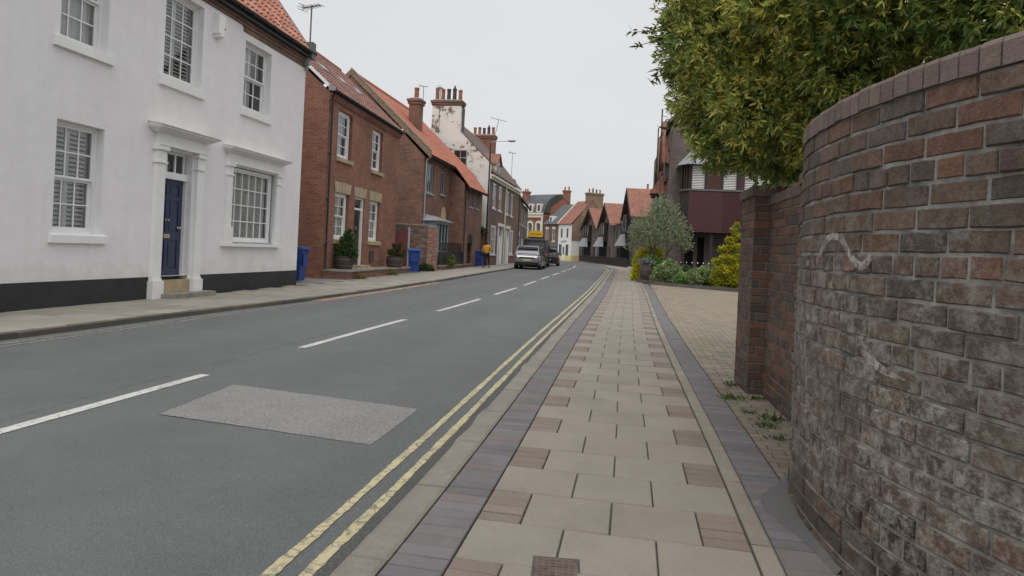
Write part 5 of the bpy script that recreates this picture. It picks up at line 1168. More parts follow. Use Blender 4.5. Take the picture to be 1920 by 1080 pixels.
    # right of the middle: boards fall to the right; left of it: boards stand nearly square
for k in range(34):
    xs = xm-2.2+k*.17
    pts = [(max(xs, xm), 4.69-(max(xs, xm)-xs)), (min(xs+2.08, bx1), 4.69-(min(xs+2.08, bx1)-xs))]
    if pts[0][0] < pts[1][0] and pts[1][1] < 4.69:
        (xa, za), (xb, zb) = pts; zb = max(zb, 2.61); m.prism([(xa, by-.035, za), (xb, by-.035, zb), (xb, by-.035, zb+.105), (xa, by-.035, min(za+.105, 4.69))], (0, .034, 0), 0)
for k in range(12): m.box(bx0+.02+k*.142, bx0+.13+k*.142, by-.01, by-.001, 2.61, 4.69, 0)
bay = m.build('bay_panel', HB)
m = MB('black_timber', 'glass_dark', 'shutter_white', 'maroon_board')
zz0, zz1 = 4.79, 6.0
for x in (bx0, 3.05, 3.85, 4.6, 5.5, bx1-.12): m.box(x, x+.12, by+.02, by+.12, zz0, zz1)
m.box(3.17, 3.85, by+.03, by+.06, zz0, zz1, 3); m.box(4.72, 5.0, by+.03, by+.06, zz0, zz1, 3)
for a, b in ((2.42, 3.05), (3.97, 4.6), (5.0, 5.5), (5.62, 6.48)):
    z = zz0+.03
    while z < zz1: m.box(a, b, by+.1, by+.13, z, z+.05, 2); z += .085
    m.face([(a, by+.2, zz0), (b, by+.2, zz0), (b, by+.2, zz1), (a, by+.2, zz1)], 1)
(ax, ay), (bx_, by_) = fp[1], fp[2]
for t in (0, .35, .65, 1): m.cyl((ax+(bx_-ax)*t, ay+(by_-ay)*t, zz0), (ax+(bx_-ax)*t, ay+(by_-ay)*t, zz1), .05, n=6)
m.face([(ax+.05, ay+.04, zz0), (bx_+.05, by_+.04, zz0), (bx_+.05, by_+.04, zz1), (ax+.05, ay+.04, zz1)], 1); m.box(1.95, 2.0, 36.55, 37.49, zz0, zz1, 0); m.build('bay_window', HB)
m = MB('lead'); lo = [(1.7, 37.49, 6.02), (1.7, 36.4, 6.02), (2.15, 35.7, 6.02), (6.8, 35.7, 6.02), (7.1, 36.4, 6.02), (7.1, 37.49, 6.02)]; hi = [(2.5, 37.49, 7.0), (2.55, 37.2, 7.0), (2.7, 37.1, 7.0), (6.3, 37.1, 7.0), (6.4, 37.2, 7.0), (6.45, 37.49, 7.0)]
for i in range(5): m.face([lo[i], lo[i+1], hi[i+1], hi[i]])
m.face(lo[::-1]); m.face(hi); 
for i in range(6): m.tube([(lo[i][0], lo[i][1]-.01, lo[i][2]), (hi[i][0], hi[i][1], hi[i][2]+.01)], .03, 5)
m.build('lead_hood', HB)
for x in (2.05, 3.45, 5.0, 6.5): m = MB('black_timber'); m.box(x, x+.14, 36.2, 36.34, -.1, 2.6); m.build('bay_post', HB)
# street-side gables and tiled hood
for i, (yc, xa, zt) in enumerate(((42.0, 1.02, 9.35), (48.2, .95, 9.35))):
    m = MB('dark_brick', 'black_timber', 'pantile_far', 'lead')
    hw, ze = 1.7, 6.9
    m.prism([(xa+.15, yc-hw, 5.6), (xa+.15, yc+hw, 5.6), (xa+.15, yc+hw, ze), (xa+.15, yc, zt-.3), (xa+.15, yc-hw, ze)], (x0-xa-.16, 0, 0), 0)
    for s in (-1, 1):
        A = [(xa-.1, yc+s*(hw+.2), ze-.3), (xa-.1, yc, zt-.1), (4.8, yc, zt-.1), (4.8, yc+s*(hw+.2), ze-.3)]; m.prism(A if s > 0 else A[::-1], (0, 0, .1), 2)
        m.prism([(xa-.13, yc+s*(hw+.25), ze-.5), (xa-.13, yc+s*(hw+.2), ze-.2), (xa-.13, yc, zt+.05), (xa-.13, yc, zt-.3)][::s], (.08, 0, 0), 1)
    m.box(xa-.14, xa-.06, yc-.04, yc+.04, zt-.5, zt+.75, 1)
    m.build('street_gable', HB)
m = MB('dark_brick', 'black_timber', 'glass_dark', 'pantile_far', 'white_wood'); m.box(.85, x0-.005, 41.3, 43.6, 2.6, 3.4, 0); m.box(.85, x0-.005, 41.3, 43.6, 3.402, 5.0, 2)
for (a, b, c_, d_) in ((.84, .96, 41.28, 41.42), (.84, .96, 42.4, 42.5), (.84, .96, 43.5, 43.62), (1.15, 1.2, 41.28, 41.4)): m.box(a, b, c_, d_, 3.4, 5.0, 1)
m.box(1.0, 1.12, 41.26, 41.3, 3.41, 4.9, 4)
A = [(.42, 40.9, 4.95), (.42, 44.0, 4.95), (x0+.1, 43.2, 6.9), (x0+.1, 41.7, 6.9)]; m.prism(A[::-1], (0, 0, .1), 3); m.face([(.42, 40.9, 4.95), (x0+.1, 41.7, 6.9), (x0+.1, 40.9, 4.95)][::-1], 3); m.box(.5, x0, 41.0, 43.9, 4.9, 4.949, 1); m.build('oriel', HB)

# ---------------------------------------------------------------- timber-gabled row round the bend on the right
def gable_row(label, p, q, ez, rz, D=8, box=False, group=None, bayx=.35):
    t = root_at('gabled_house', label, 'house', p, q, group, .18); L = math.hypot(q[0]-p[0], q[1]-p[1])
    m = MB('dark_brick'); facade(m, 0, L, -.2, ez, [(L*.62, L*.62+1.0, 3.3, 4.9, .08), (L*.66, L*.66+.95, .1, 2.2, .1)]); m.face([(0, D, -.2), (0, 0, -.2), (0, 0, ez), (0, D, ez)]); m.face([(L, 0, -.2), (L, D, -.2), (L, D, ez), (L, 0, ez)]); m.face([(L, D, -.2), (0, D, -.2), (0, D, ez), (L/2, D, rz), (L, D, ez)])
    m.face([(0, 0, ez), (L, 0, ez), (L/2, 0, rz)]); m.build('wall', t)
    m = MB('pantile_far', 'black_timber')
    k = (rz-ez)/(L/2)
    for s in (0, 1):
        e = -.35 if s == 0 else L+.35; A = [(e, -.6, ez-.35*k+.05), (L/2, -.6, rz+.05), (L/2, D, rz+.05), (e, D, ez-.35*k+.05)]; m.prism(A[::-1] if s == 0 else A, (0, 0, .12), 0)
        B = [(e, -.66, ez-.35*k-.2), (e, -.66, ez-.35*k+.19), (L/2, -.66, rz+.2), (L/2, -.66, rz-.2)]; m.prism(B if s == 0 else B[::-1], (0, .06, 0), 1)
    m.build('roof', t)
    m = MB('black_timber', 'glass_dark', 'grey_frame'); a, b = L*.1, L*.52
    m.box(a, b, -.5, -.005, 2.9, ez+.4, 0); m.box(a+.3, b-.3, -.53, -.5, 3.9, 5.0, 1)
    for x in (a+.28, (a+b)/2-.04, b-.36): m.box(x, x+.08, -.55, -.5, 3.85, 5.05, 2)
    for i in range(8): x = a+(b-a)*i/8; m.box(x, x+.03, -.52, -.5, 2.9, 3.8, 0)
    m.build('oriel', t)
    m = MB('lead', 'black_timber', 'glass_dark'); a, b = L*.12, L*.5
    m.box(a+.15, b-.15, -1.0, -.01, -.1, .7, 1); m.box(a+.15, b-.15, -1.0, -.01, .702, 2.2, 2)
    for x in np.linspace(a+.14, b-.24, 4): m.box(x, x+.1, -1.03, -.98, .7, 2.2, 1)
    m.hexa([(a-.15, -1.35, 2.2), (b+.15, -1.35, 2.2), (b+.15, -.51, 2.2), (a-.15, -.51, 2.2), (a+.5, -.75, 3.5), (b-.5, -.75, 3.5), (b-.5, -.51, 3.5), (a+.5, -.51, 3.5)], 0); m.build('bay_window', t)
    simple_window(t, L*.62, L*.62+1.0, 3.3, 4.9, 'grey_frame', .03, 1, 1); m = MB('maroon_board'); m.box(L*.66, L*.66+.95, .08, .1, .1, 2.2); m.build('door', t)
    return t
GR = 'timber-gabled houses along the right of the street'
gable_row('orange-roofed gabled house partly hidden by the olive tree', (-1.75, 80.5), (-.55, 71.5), 5.3, 8.35, group=GR)
gable_row('middle gabled house with steep orange roof and lead-roofed bay, right of the bend', (-5.35, 96.2), (-3.35, 87.6), 5.0, 7.85, group=GR)
gable_row('farthest gabled house of the timbered row, next to the white shop', (-8.4, 104.8), (-5.9, 98.2), 5.0, 7.75, group=GR)
LK = root_at('brick_house', 'low dark brick link house between the timber gables', 'house', (-3.2, 87.0), (-1.9, 81.0), z=.18)
m = MB('dark_brick', 'pantile_far'); facade(m, 0, 6.1, -.2, 5.0, [(1, 2.2, 3.2, 4.5, .1), (3.6, 4.8, 3.2, 4.5, .1), (1, 2.2, .8, 2.2, .1), (3.6, 4.8, .8, 2.2, .1)]); m.face([(6.14, .02, -.2), (6.14, 7, -.2), (6.14, 7, 5), (6.14, .02, 5)]); m.build('wall', LK)
for a, c_ in ((1, 3.2), (3.6, 3.2), (1, .8), (3.6, .8)): simple_window(LK, a, a+1.2, c_, c_+1.3, 'black_timber', .03, 1, 0)
m = MB('pantile_far'); roof_slab(m, 0, 6.14, -.3, 5, 3.5, 8.0); roof_slab(m, 0, 6.14, 7.3, 5, 3.5, 8.0); m.build('roof', LK)
chimney(LK, 1.2, 2.0, 3.1, 3.9, 7, 9.3, 'dark_brick', 1, potr=.14, poth=.8)
HD = root_at('railing', 'dark hedge-backed railings in front of the timber-gabled houses', 'railings', (-8.6, 100.3), (-1.2, 66), z=.18)
m = MB('black_timber'); Lr = math.hypot(7.4, 34.3); m.box(0, Lr, 0, .1, -.1, .15); m.box(0, Lr, .02, .07, .85, .92); 
for x in np.arange(0, Lr, .16): m.box(x, x+.05, .03, .06, .15, .9)
m.build('bars', HD)

# ---------------------------------------------------------------- buildings closing the view at the bend
SH = root_at('corner_shop', 'small white shop with yellow base and steep orange roof at the bend', 'shop', (-12.8, 108.0), (-10.4, 105.0), z=.2)
L, D, EV, RG = 3.84, 7.0, 5.55, 9.3
m = MB('pale_wall', 'buff_brick', 'cream_wall'); ops = [(.75, 1.25, 3.5, 4.9, .08), (2.4, 2.9, 3.5, 4.9, .08), (.35, 1.15, .75, 2.45, .08), (2.3, 3.1, .75, 2.45, .08)]
facade(m, 0, L, -.2, EV, ops); m.face([(0, 0, -.2), (0, 0, EV), (0, D/2, RG), (0, D, EV), (0, D, -.2)], 1); m.face([(L, 0, -.2), (L, 0, EV), (L, D/2, RG), (L, D, EV), (L, D, -.2)][::-1], 1); m.face([(L, D, -.2), (0, D, -.2), (0, D, EV), (L, D, EV)], 1); m.build('wall', SH)
m = MB('cream_wall'); m.box(-.01, L+.01, -.02, -.002, -.2, .72); m.build('plinth', SH)
for o in ops: simple_window(SH, *o[:4], 'black_timber', .02, 0, 1, fr=.06)
m = MB('white_wood', 'glass_dark'); m.box(1.4, 2.1, -.03, .0, .0, 2.3); m.box(1.55, 1.95, -.04, -.03, .9, 2.1, 1); m.build('door', SH)
m = MB('grey_wall'); 
for i in range(7): m.box(.9+i*.24, 1.08+i*.24, -.04, -.001, 2.75+.04*i*.6, 2.95+.04*i*.6)
m.build('wall_lettering', SH)
m = MB('pantile_far', 'cream_trim'); roof_slab(m, -.05, L+.05, -.2, EV+.02, D/2, RG+.1); roof_slab(m, -.05, L+.05, D+.2, EV+.02, D/2, RG+.1); rf = m.build('roof', SH)
m = MB('cream_trim'); m.prism([(-.12, -.2, EV+.1), (-.12, -.2, EV+.3), (-.12, D/2, RG+.38), (-.12, D/2, RG+.18)], (.14, 0, 0)); m.build('verge', rf)
chimney(SH, L-1.0, L-.02, 2.9, 5.6, 8.0, 10.6, 'buff_brick', 4, pots='y', potr=.14, poth=.7)
YW = root_at('yard_wall', 'white yard wall with yellow base beside the corner shop', 'wall', (-10.36, 104.94), (-8.6, 106.35), z=.2)
m = MB('pale_wall', 'cream_wall'); m.box(0, 2.2, 0, .2, .8, 2.9); m.box(-.01, 2.21, -.02, .22, -.2, .8, 1); m.box(.1, 2.2, -.05, .25, 2.901, 3.0); m.build('rendered_wall', YW)
NH = root_at('narrow_house', 'narrow grey-fronted house squeezed between the corner shop and the gabled row', 'house', (-9.2, 107.4), (-8.45, 105.0), z=.2)
m = MB('grey_wall'); facade(m, 0, 2.5, -.2, 5.6, [(.8, 1.7, 3.3, 4.8, .08), (.9, 1.6, .1, 2.3, .08)]); m.face([(2.5, 0, -.2), (2.5, 4, -.2), (2.5, 4, 5.6), (2.5, 0, 5.6)]); m.build('wall', NH); simple_window(NH, .8, 1.7, 3.3, 4.8); m = MB('white_wood'); m.box(.9, 1.6, .05, .08, .1, 2.3); m.build('door', NH)
m = MB('slate', 'cream_trim'); roof_slab(m, 0, 2.5, -.2, 5.6, 2.0, 7.0); m.box(.5, 1.8, .2, 1.6, 5.9, 7.0, 1); m.build('roof', NH)
TB = root_at('brick_house', 'two-storey red brick house with slate roof left of the corner shop', 'house', (-15.5, 111.3), (-12.86, 108.1), z=.2)
L, D, EV, RG = 4.14, 7, 5.6, 9.0
m = MB('orange_brick', 'brown_brick'); ops = [(.5, 1.25, 2.9, 4.9, .08), (2.5, 3.25, 2.9, 4.9, .08)]; facade(m, 0, L, -.2, EV, ops, mat=1); m.face([(0, 0, -.2), (0, 0, EV), (0, D/2, RG), (0, D, EV), (0, D, -.2)]); m.build('wall', TB)
for o in ops:
    simple_window(TB, *o[:4], 'cream_trim', .03, 0, 1, fr=.12); m = MB('cream_trim'); m.box(o[0]-.1, o[1]+.1, -.05, .0, o[3], o[3]+.3); m.box(o[0]-.12, o[1]+.12, -.1, 0, o[2]-.15, o[2]); m.build('lintel', TB)
m = MB('lead_dark', 'glass_dark'); m.box(0, L, -.12, -.002, 2.1, 2.6); m.face([(.2, -.02, .4), (3.9, -.02, .4), (3.9, -.02, 2.1), (.2, -.02, 2.1)], 1); m.build('shopfront', TB)
m = MB('slate', 'white_wood', 'glass_dark'); roof_slab(m, -.1, L, -.2, EV, D/2, RG); roof_slab(m, -.1, L, D+.2, EV, D/2, RG); m.box(1.1, 1.9, .2, 1.4, EV+.3, EV+1.4, 1); m.box(1.25, 1.75, .19, .2, EV+.5, EV+1.2, 2); m.build('roof', TB)
BG = root_at('brick_house', 'tall red brick gabled building rising behind the slate-roofed house', 'house', (-16.9, 116), (-9.8, 116.5), z=.2)
m = MB('orange_brick'); A = [(0, 0, -.2), (7.1, 0, -.2), (7.1, 0, 7.4), (3.6, 0, 10.4), (0, 0, 7.6)]; m.prism(A[::-1], (0, 9, 0)); m.build('wall', BG)
m = MB('slate'); m.prism([(-.2, -.15, 7.5), (3.6, -.15, 10.5), (3.6, 9, 10.5), (-.2, 9, 7.5)], (0, 0, .12)); m.prism([(7.3, -.15, 7.3), (3.6, -.15, 10.5), (3.6, 9, 10.5), (7.3, 9, 7.3)][::-1], (0, 0, .12)); m.build('roof', BG)
chimney(BG, 3.6, 4.9, -.05, .8, 9.0, 11.7, 'orange_brick', 2, potr=.14, poth=.7)
MH = root_at('mansard_house', 'ornate red brick building with cream surrounds and mansard roof ending the street', 'building', (-21.5, 117.5), (-16.3, 114.5), z=.2)
L, D, EV = 6.0, 10, 7.5
m = MB('orange_brick', 'cream_trim'); ops = [(x, x+.9, 3.6, 6.0, .12) for x in (.9, 2.9, 4.7)]; facade(m, 0, L, -.2, EV, ops); m.face([(L, 0, -.2), (L, D, -.2), (L, D, EV), (L, 0, EV)]); m.face([(0, 0, -.2), (0, 0, EV), (0, D, EV), (0, D, -.2)]); m.build('wall', MH)
m = MB('cream_trim'); m.box(-.1, L+.1, -.3, .0, EV-.1, EV+.2); m.box(-.05, L+.05, -.15, -.001, EV-.6, EV-.1); m.box(-.05, L+.05, -.15, -.001, 3.0, 3.3); m.box(-.05, L+.05, -.2, -.001, 2.0, 2.5); m.box(L-.3, L+.05, -.12, -.001, 3.3, EV-.6); m.build('cornice', MH)
for o in ops:
    wn = simple_window(MH, *o[:4], 'cream_trim', .04, 0, 1, fr=.1); m = MB('cream_trim'); c_ = (o[0]+o[1])/2
    m.box(o[0]-.22, o[0], -.1, -.001, 3.5, 5.6); m.box(o[1], o[1]+.22, -.1, -.001, 3.5, 5.6)
    m.prism([(c_+.72*math.cos(t), -.1, 5.6+.75*math.sin(t)) for t in np.linspace(0, math.pi, 9)]+[(c_+.42*math.cos(t), -.1, 5.6+.42*math.sin(t)) for t in np.linspace(math.pi, 0, 9)], (0, .098, 0)); m.build('surround', wn)
m = MB('slate', 'cream_trim', 'glass_dark'); pr = [(0, EV+.2), (.6, EV+1.6), (1.4, EV+2.5), (3.0, EV+3.4), (D/2, EV+3.8), (D, EV+.2)]
m.prism([(-.1, y, z) for y, z in pr], (L+.2, 0, 0))
for x in (.8, 2.7, 4.5): m.box(x, x+1.0, .05, 1.4, EV+.35, EV+1.75, 1); m.box(x+.25, x+.75, .03, .05, EV+.5, EV+1.5, 2)
m.build('roof', MH); chimney(MH, .3, 1.3, 1.2, 2.2, EV+1, EV+4.0, 'orange_brick', 2, potr=.15, poth=.5)

# ---------------------------------------------------------------- vegetation
def leaf_mesh(name, parent, P, Dv, L, Wd, C, mat='leaf_glossy', detail=True, fold=.25, smooth=False):
    n = len(P); Dv = Dv/np.linalg.norm(Dv, axis=1)[:, None]
    r = rng.normal(size=(n, 3)); r[:, 2] += .0; s = np.cross(Dv, r); s /= np.linalg.norm(s, axis=1)[:, None]+1e-9; nn = np.cross(s, Dv)
    flip = np.sign(nn[:, 2]); flip[flip == 0] = 1; s *= flip[:, None]; nn *= flip[:, None]
    L = np.asarray(L)[:, None]; W = np.asarray(Wd)[:, None]
    if detail:
        dr = nn*L*-.12
        v = [P, P+Dv*L*.35+s*W*.5+nn*W*fold, P+Dv*L*.35-s*W*.5+nn*W*fold, P+Dv*L*.72+s*W*.36+nn*W*fold*.7+dr*.4, P+Dv*L*.72-s*W*.36+nn*W*fold*.7+dr*.4, P+Dv*L+dr]
        V = np.stack(v, 1).reshape(-1, 3); k = 6; poly = [(0, 1, 2), (1, 3, 4, 2), (3, 5, 4)]
    else:
        v = [P, P+Dv*L*.5+s*W*.5+nn*W*fold, P+Dv*L, P+Dv*L*.5-s*W*.5+nn*W*fold]; V = np.stack(v, 1).reshape(-1, 3); k = 4; poly = [(0, 1, 2, 3)]
    base = (np.arange(n)*k)[:, None]
    loops = np.concatenate([base+np.array(p)[None] for p in poly], 1).ravel().astype(np.int32)
    cnt = np.tile([len(p) for p in poly], n); st = np.concatenate([[0], np.cumsum(cnt)[:-1]]).astype(np.int32)
    me = bpy.data.meshes.new(name); me.vertices.add(len(V)); me.vertices.foreach_set('co', V.ravel().astype(np.float32))
    me.loops.add(len(loops)); me.loops.foreach_set('vertex_index', loops); me.polygons.add(len(cnt)); me.polygons.foreach_set('loop_start', st)
    me.update(calc_edges=True); me.validate()
    ca = me.color_attributes.new('Col', 'FLOAT_COLOR', 'POINT'); cc = np.concatenate([np.repeat(C, k, 0), np.ones((n*k, 1))], 1); ca.data.foreach_set('color', cc.ravel().astype(np.float32))
    me.materials.append(MATS[mat]); me.update()
    o = bpy.data.objects.new(name, me); COL.objects.link(o)
    if parent: o.parent = parent
    return o
def unit(n):
    v = rng.normal(size=(n, 3)); return v/np.linalg.norm(v, axis=1)[:, None]
def rosettes(T, A, k, spread, L0, W0):
    """k leaves round each twig tip T pointing along A"""
    n = len(T); a = np.repeat(A, k, 0); t = np.repeat(T, k, 0); ph = rng.uniform(0, 2*np.pi, n*k); sp = rng.uniform(.35, 1, n*k)*spread
    ref = np.where(np.abs(a[:, 2:3]) < .9, np.array([[0, 0, 1.]]), np.array([[1., 0, 0]])); u = np.cross(a, ref); u /= np.linalg.norm(u, axis=1)[:, None]; w_ = np.cross(a, u)
    d = a*np.cos(sp)[:, None]+(u*np.cos(ph)[:, None]+w_*np.sin(ph)[:, None])*np.sin(sp)[:, None]
    back = rng.uniform(0, .09, n*k); P = t-a*back[:, None]
    return P, d, L0*rng.uniform(.7, 1.25, n*k), W0*rng.uniform(.8, 1.2, n*k)
def limb(m, a, b, r0, r1, bend=.15, n=6, mat=0):
    a, b = np.array(a, float), np.array(b, float); mid = (a+b)/2+rng.normal(size=3)*np.linalg.norm(b-a)*bend
    pts = [tuple((1-t)**2*a+2*t*(1-t)*mid+t*t*b) for t in np.linspace(0, 1, n)]; m.tube(pts, [r0+(r1-r0)*i/(n-1) for i in range(n)], 7, mat); return pts

# big evergreen leaning over the wall
TR_ = thing('evergreen_tree', 'large yellow-green evergreen tree overhanging the brick garden wall on the right', 'tree', (0, 0, 0))
C0 = np.array([3.15, 7.3, 4.7])
lumps = []      # centre, radius
lumps += [((.72, 7.2, 2.95), .52), ((.82, 7.1, 2.55), .42), ((1.15, 6.9, 2.42), .42), ((1.6, 6.9, 2.4), .42), ((2.0, 6.8, 2.45), .45), ((.55, 7.3, 3.5), .52), ((.5, 7.4, 4.5), .5), ((1.1, 7.6, 2.7), .5), ((1.45, 6.3, 2.5), .4), ((.95, 6.9, 3.35), .72), ((.75, 7.2, 4.1), .75), ((.75, 7.6, 4.95), .75), ((1.05, 6.5, 2.72), .5), ((1.45, 6.9, 2.62), .52), ((1.9, 7.1, 2.75), .6), ((1.3, 6.0, 3.6), .75), ((1.2, 6.2, 4.5), .8), ((1.55, 5.9, 2.95), .5), ((1.7, 5.4, 3.5), .7), ((1.9, 5.2, 4.3), .85), ((2.4, 5.0, 3.2), .7), ((2.5, 4.9, 3.9), .8), ((2.9, 4.5, 3.4), .7), ((3.2, 4.2, 3.9), .8), ((3.0, 4.9, 4.8), .9), ((2.2, 5.8, 5.2), .9), ((1.2, 7.2, 5.6), .8), ((3.7, 5.2, 3.6), .9), ((3.9, 4.3, 3.0), .7), ((4.3, 5.0, 4.6), 1.), ((2.3, 6.6, 3.0), .6), ((2.9, 6.0, 2.9), .7), ((3.4, 5.4, 2.8), .7), ((1.6, 8.2, 3.4), .8), ((1.7, 8.6, 4.5), .9), ((2.8, 8.6, 3.4), .9), ((3.0, 8.8, 4.8), 1.), ((4.3, 7.8, 3.6), 1.), ((4.6, 7.2, 5.0), 1.1), ((3.3, 7, 6.0), 1.2), ((2.2, 7.4, 6.1), 1.), ((5, 6, 4.0), 1.0), ((3.8, 6.2, 5.6), 1.1)]
Pn, An, Cn = [], [], []
for (c, r) in lumps:
    c = np.array(c); vis = c[0] < 2.6 or c[1] < 5.5; n = int((1500 if vis else 330)*(r/.7)**2); d = unit(n); sh = r*rng.uniform(.55, 1.06, n)**.7
    p = c+d*sh[:, None]*np.array([1, 1, .95]); out_ = p-C0; out_ /= np.linalg.norm(out_, axis=1)[:, None]
    a = d*.7+out_*.5+np.array([0, 0, .35])+rng.normal(size=(n, 3))*.3; a /= np.linalg.norm(a, axis=1)[:, None]
    Pn.append(p); An.append(a); 
    yg = np.clip(rng.normal(.5, .28, n)+.35*np.sin(c.sum()*7), 0, 1)[:, None]      # share of pale new growth differs from limb to limb
    Cn.append(yg)
T = np.concatenate(Pn); A = np.concatenate(An); Y = np.concatenate(Cn)
keep = T[:, 2] > 2.06+.1*np.sin(T[:, 0]*9); T, A, Y = T[keep], A[keep], Y[keep]
k = 9; P, d_, Ls, Ws = rosettes(T, A, k, 1.15, .07, .0175)
tip = rng.uniform(0, 1, (len(P), 1)); yy = np.repeat(Y, k, 0)
new = (tip < yy*.8); Cc = np.where(new, np.array([[.62, .60, .15]]), np.array([[.22, .30, .085]])); Cc = Cc*rng.uniform(.7, 1.3, (len(P), 1))*(1+rng.normal(size=(len(P), 3))*.06)
rust = rng.uniform(0, 1, (len(P), 1)) < .02; Cc = np.where(rust, np.array([[.2, .11, .03]]), Cc)
CROWN = (P, d_, Ls, Ws, np.clip(Cc, .005, 1))
# thin wayward sprays on the street side
sp_t, sp_a = [], []; m = MB('bark')
for (c, e) in (((.45, 7.4, 4.0), (-.12, 7.3, 4.15)), ((.4, 7.3, 3.7), (-.1, 7.1, 3.45)), ((.5, 7.2, 3.2), (.02, 7.0, 3.05)), ((.3, 7.6, 4.6), (-.2, 7.6, 4.7)), ((.6, 7.0, 2.8), (.2, 6.9, 2.55)), ((.35, 7.4, 3.9), (-.16, 7.3, 3.65)), ((1.2, 6.4, 2.5), (1.1, 6.3, 2.2)), ((1.6, 6.7, 2.4), (1.7, 6.6, 2.12)), ((.5, 7.4, 5.1), (-.1, 7.4, 5.4)), ((.4, 7.5, 4.3), (-.15, 7.5, 4.42))):
    pts = limb(m, c, e, .008, .003, .2, 7)
    for q in range(1, 7):
        for _ in range(2): sp_t.append(np.array(pts[q])+rng.normal(size=3)*.03); a = np.array(pts[q])-np.array(pts[q-1]); sp_a.append(a/np.linalg.norm(a)+rng.normal(size=3)*.5)
twigs = m
T = np.array(sp_t); A = np.array(sp_a); A /= np.linalg.norm(A, axis=1)[:, None]; P, d_, Ls, Ws = rosettes(T, A, 4, 1.2, .09, .024)
SPR = (P, d_, Ls, Ws, np.array([[.09, .11, .03]])*rng.uniform(.6, 1.4, (len(P), 1)))
leaf_mesh('crown', TR_, *[np.concatenate([a, b]) for a, b in zip(CROWN, SPR)])
m = twigs; limb(m, (3.0, 6.9, -.1), (3.1, 7.2, 2.3), .2, .16, .04)
for (c, r) in lumps: limb(m, (3.1+rng.normal()*.05, 7.2+rng.normal()*.05, 2.2+rng.uniform(-.4, .2)), c, .07, .012, .12)
m.build('trunk', TR_)

# planting bed
bed = [(.3, 31.55), (4.6, 28.2), (10, 24.2), (10, 36.2), (.75, 36.4), (-.25, 36.4), (-.05, 33.5)]
m = MB('soil'); m.face([(x, y, g(y)+.1) for x, y in bed]); o = m.build('soil_bed'); o['kind'] = 'structure'
BK = thing('bed_kerb', 'low dark stone kerb round the planting bed by the driveway', 'kerb', (0, 0, 0))
def kerbline(pts):
    m = MB('kerbstone'); pl = Plan(pts); s = 0
    while s < pl.L: 
        a, b = s+.005, min(s+.6, pl.L)-.005; s += .6; c = vary((.105, .095, .085), .2); y_ = pl.at(a)[1]; z = g(y_); h = random.uniform(-.008, .008)
        A = [(*pl.at(a, -.0), z-.05), (*pl.at(b, 0), z-.05), (*pl.at(b, .16), z-.05), (*pl.at(a, .16), z-.05)]; B = [(*pl.at(a, .015), z+.15+h), (*pl.at(b, .015), z+.15+h), (*pl.at(b, .145), z+.15+h), (*pl.at(a, .145), z+.15+h)]; m.hexa(A+B, 0, c)
    return m
kerbline([(9.9, 24.2), (4.6, 28.15), (.45, 31.38), (.27, 31.6), (-.08, 33.5), (-.28, 36.4)][::-1]).build('kerb_stones', BK)

def shrub(name, label, cat, loc, blobs, n, L0, W0, cols, k=6, mat='leaf_matt', group=None, stem=True, up=.3, spread=1.2, detail=False):
    t = thing(name, label, cat, loc, 0, group); Ts, As = [], []
    tot = sum(b[1]**2 for b in blobs)
    for c, r, *sc in blobs:
        q = int(n*r*r/tot); d = unit(q); s = np.array(sc[0] if sc else (1, 1, 1)); Ts.append(np.array(c)+d*s*r*(rng.uniform(.35, 1.05, q)**.6)[:, None]); a = d*s+np.array([0, 0, up])+rng.normal(size=(q, 3))*.35; As.append(a/np.linalg.norm(a, axis=1)[:, None])
    T, A = np.concatenate(Ts), np.concatenate(As); ok = T[:, 2] > .02; T, A = T[ok], A[ok]
    P, d_, Ls, Ws = rosettes(T, A, k, spread, L0, W0); cols = np.array(cols); ci = rng.integers(0, len(cols), len(T)); C = np.repeat(cols[ci], k, 0)*rng.uniform(.7, 1.3, (len(P), 1))
    leaf_mesh('foliage', t, P, d_, Ls, Ws, C, mat, detail)
    if stem:
        m = MB('bark')
        for c, r, *sc in blobs[:14]: limb(m, (c[0]*.15, c[1]*.15, -.02), c, .02+.02*r, .008, .1, 5)
        m.build('stem', t)
    return t
# olive-like grey-green tree
OT = thing('olive_tree', 'grey-green olive tree with fine pale foliage in the planting bed', 'tree', (.85, 34.2, .15))
bl = [((-1.2, .1, 1.7), .35), ((-1.0, .2, 2.75), .35), ((.95, .1, 2.85), .3), ((-.75, 0, 2.45), .62), ((-.35, .1, 2.95), .65), ((.1, 0, 3.35), .6), ((.15, 0, 3.9), .38), ((.5, .1, 2.9), .65), ((.95, 0, 2.35), .55), ((1.2, .1, 2.0), .42), ((0, -.4, 2.5), .7), ((.4, -.3, 2.2), .6), ((-.9, .1, 1.95), .42), ((-.45, -.2, 2.0), .55), ((0, .5, 2.7), .7), ((-.2, .2, 3.65), .35), ((.55, 0, 3.45), .4), ((-1.15, 0, 2.3), .35), ((1.3, -.1, 1.75), .3)]
Ts, As = [], []
for c, r in bl:
    q = int(300*(r/.6)**2); d = unit(q); Ts.append(np.array(c)+d*r*(rng.uniform(.2, 1.3, q)**.8)[:, None]*np.array([1.05, 1, .95])); a = d*.5+np.array([0, 0, .75])+rng.normal(size=(q, 3))*.35; As.append(a/np.linalg.norm(a, axis=1)[:, None])
T, A = np.concatenate(Ts), np.concatenate(As); P, d_, Ls, Ws = rosettes(T, A, 5, .8, .12, .022)
ci = rng.uniform(0, 1, (len(P), 1)); leaf_mesh('crown', OT, P, d_, Ls, Ws, (np.array([[.24, .285, .15]])*(1-ci)+np.array([[.38, .42, .29]])*ci)*rng.uniform(.65, 1.2, (len(P), 1)), 'leaf_matt', False)
m = MB('bark')
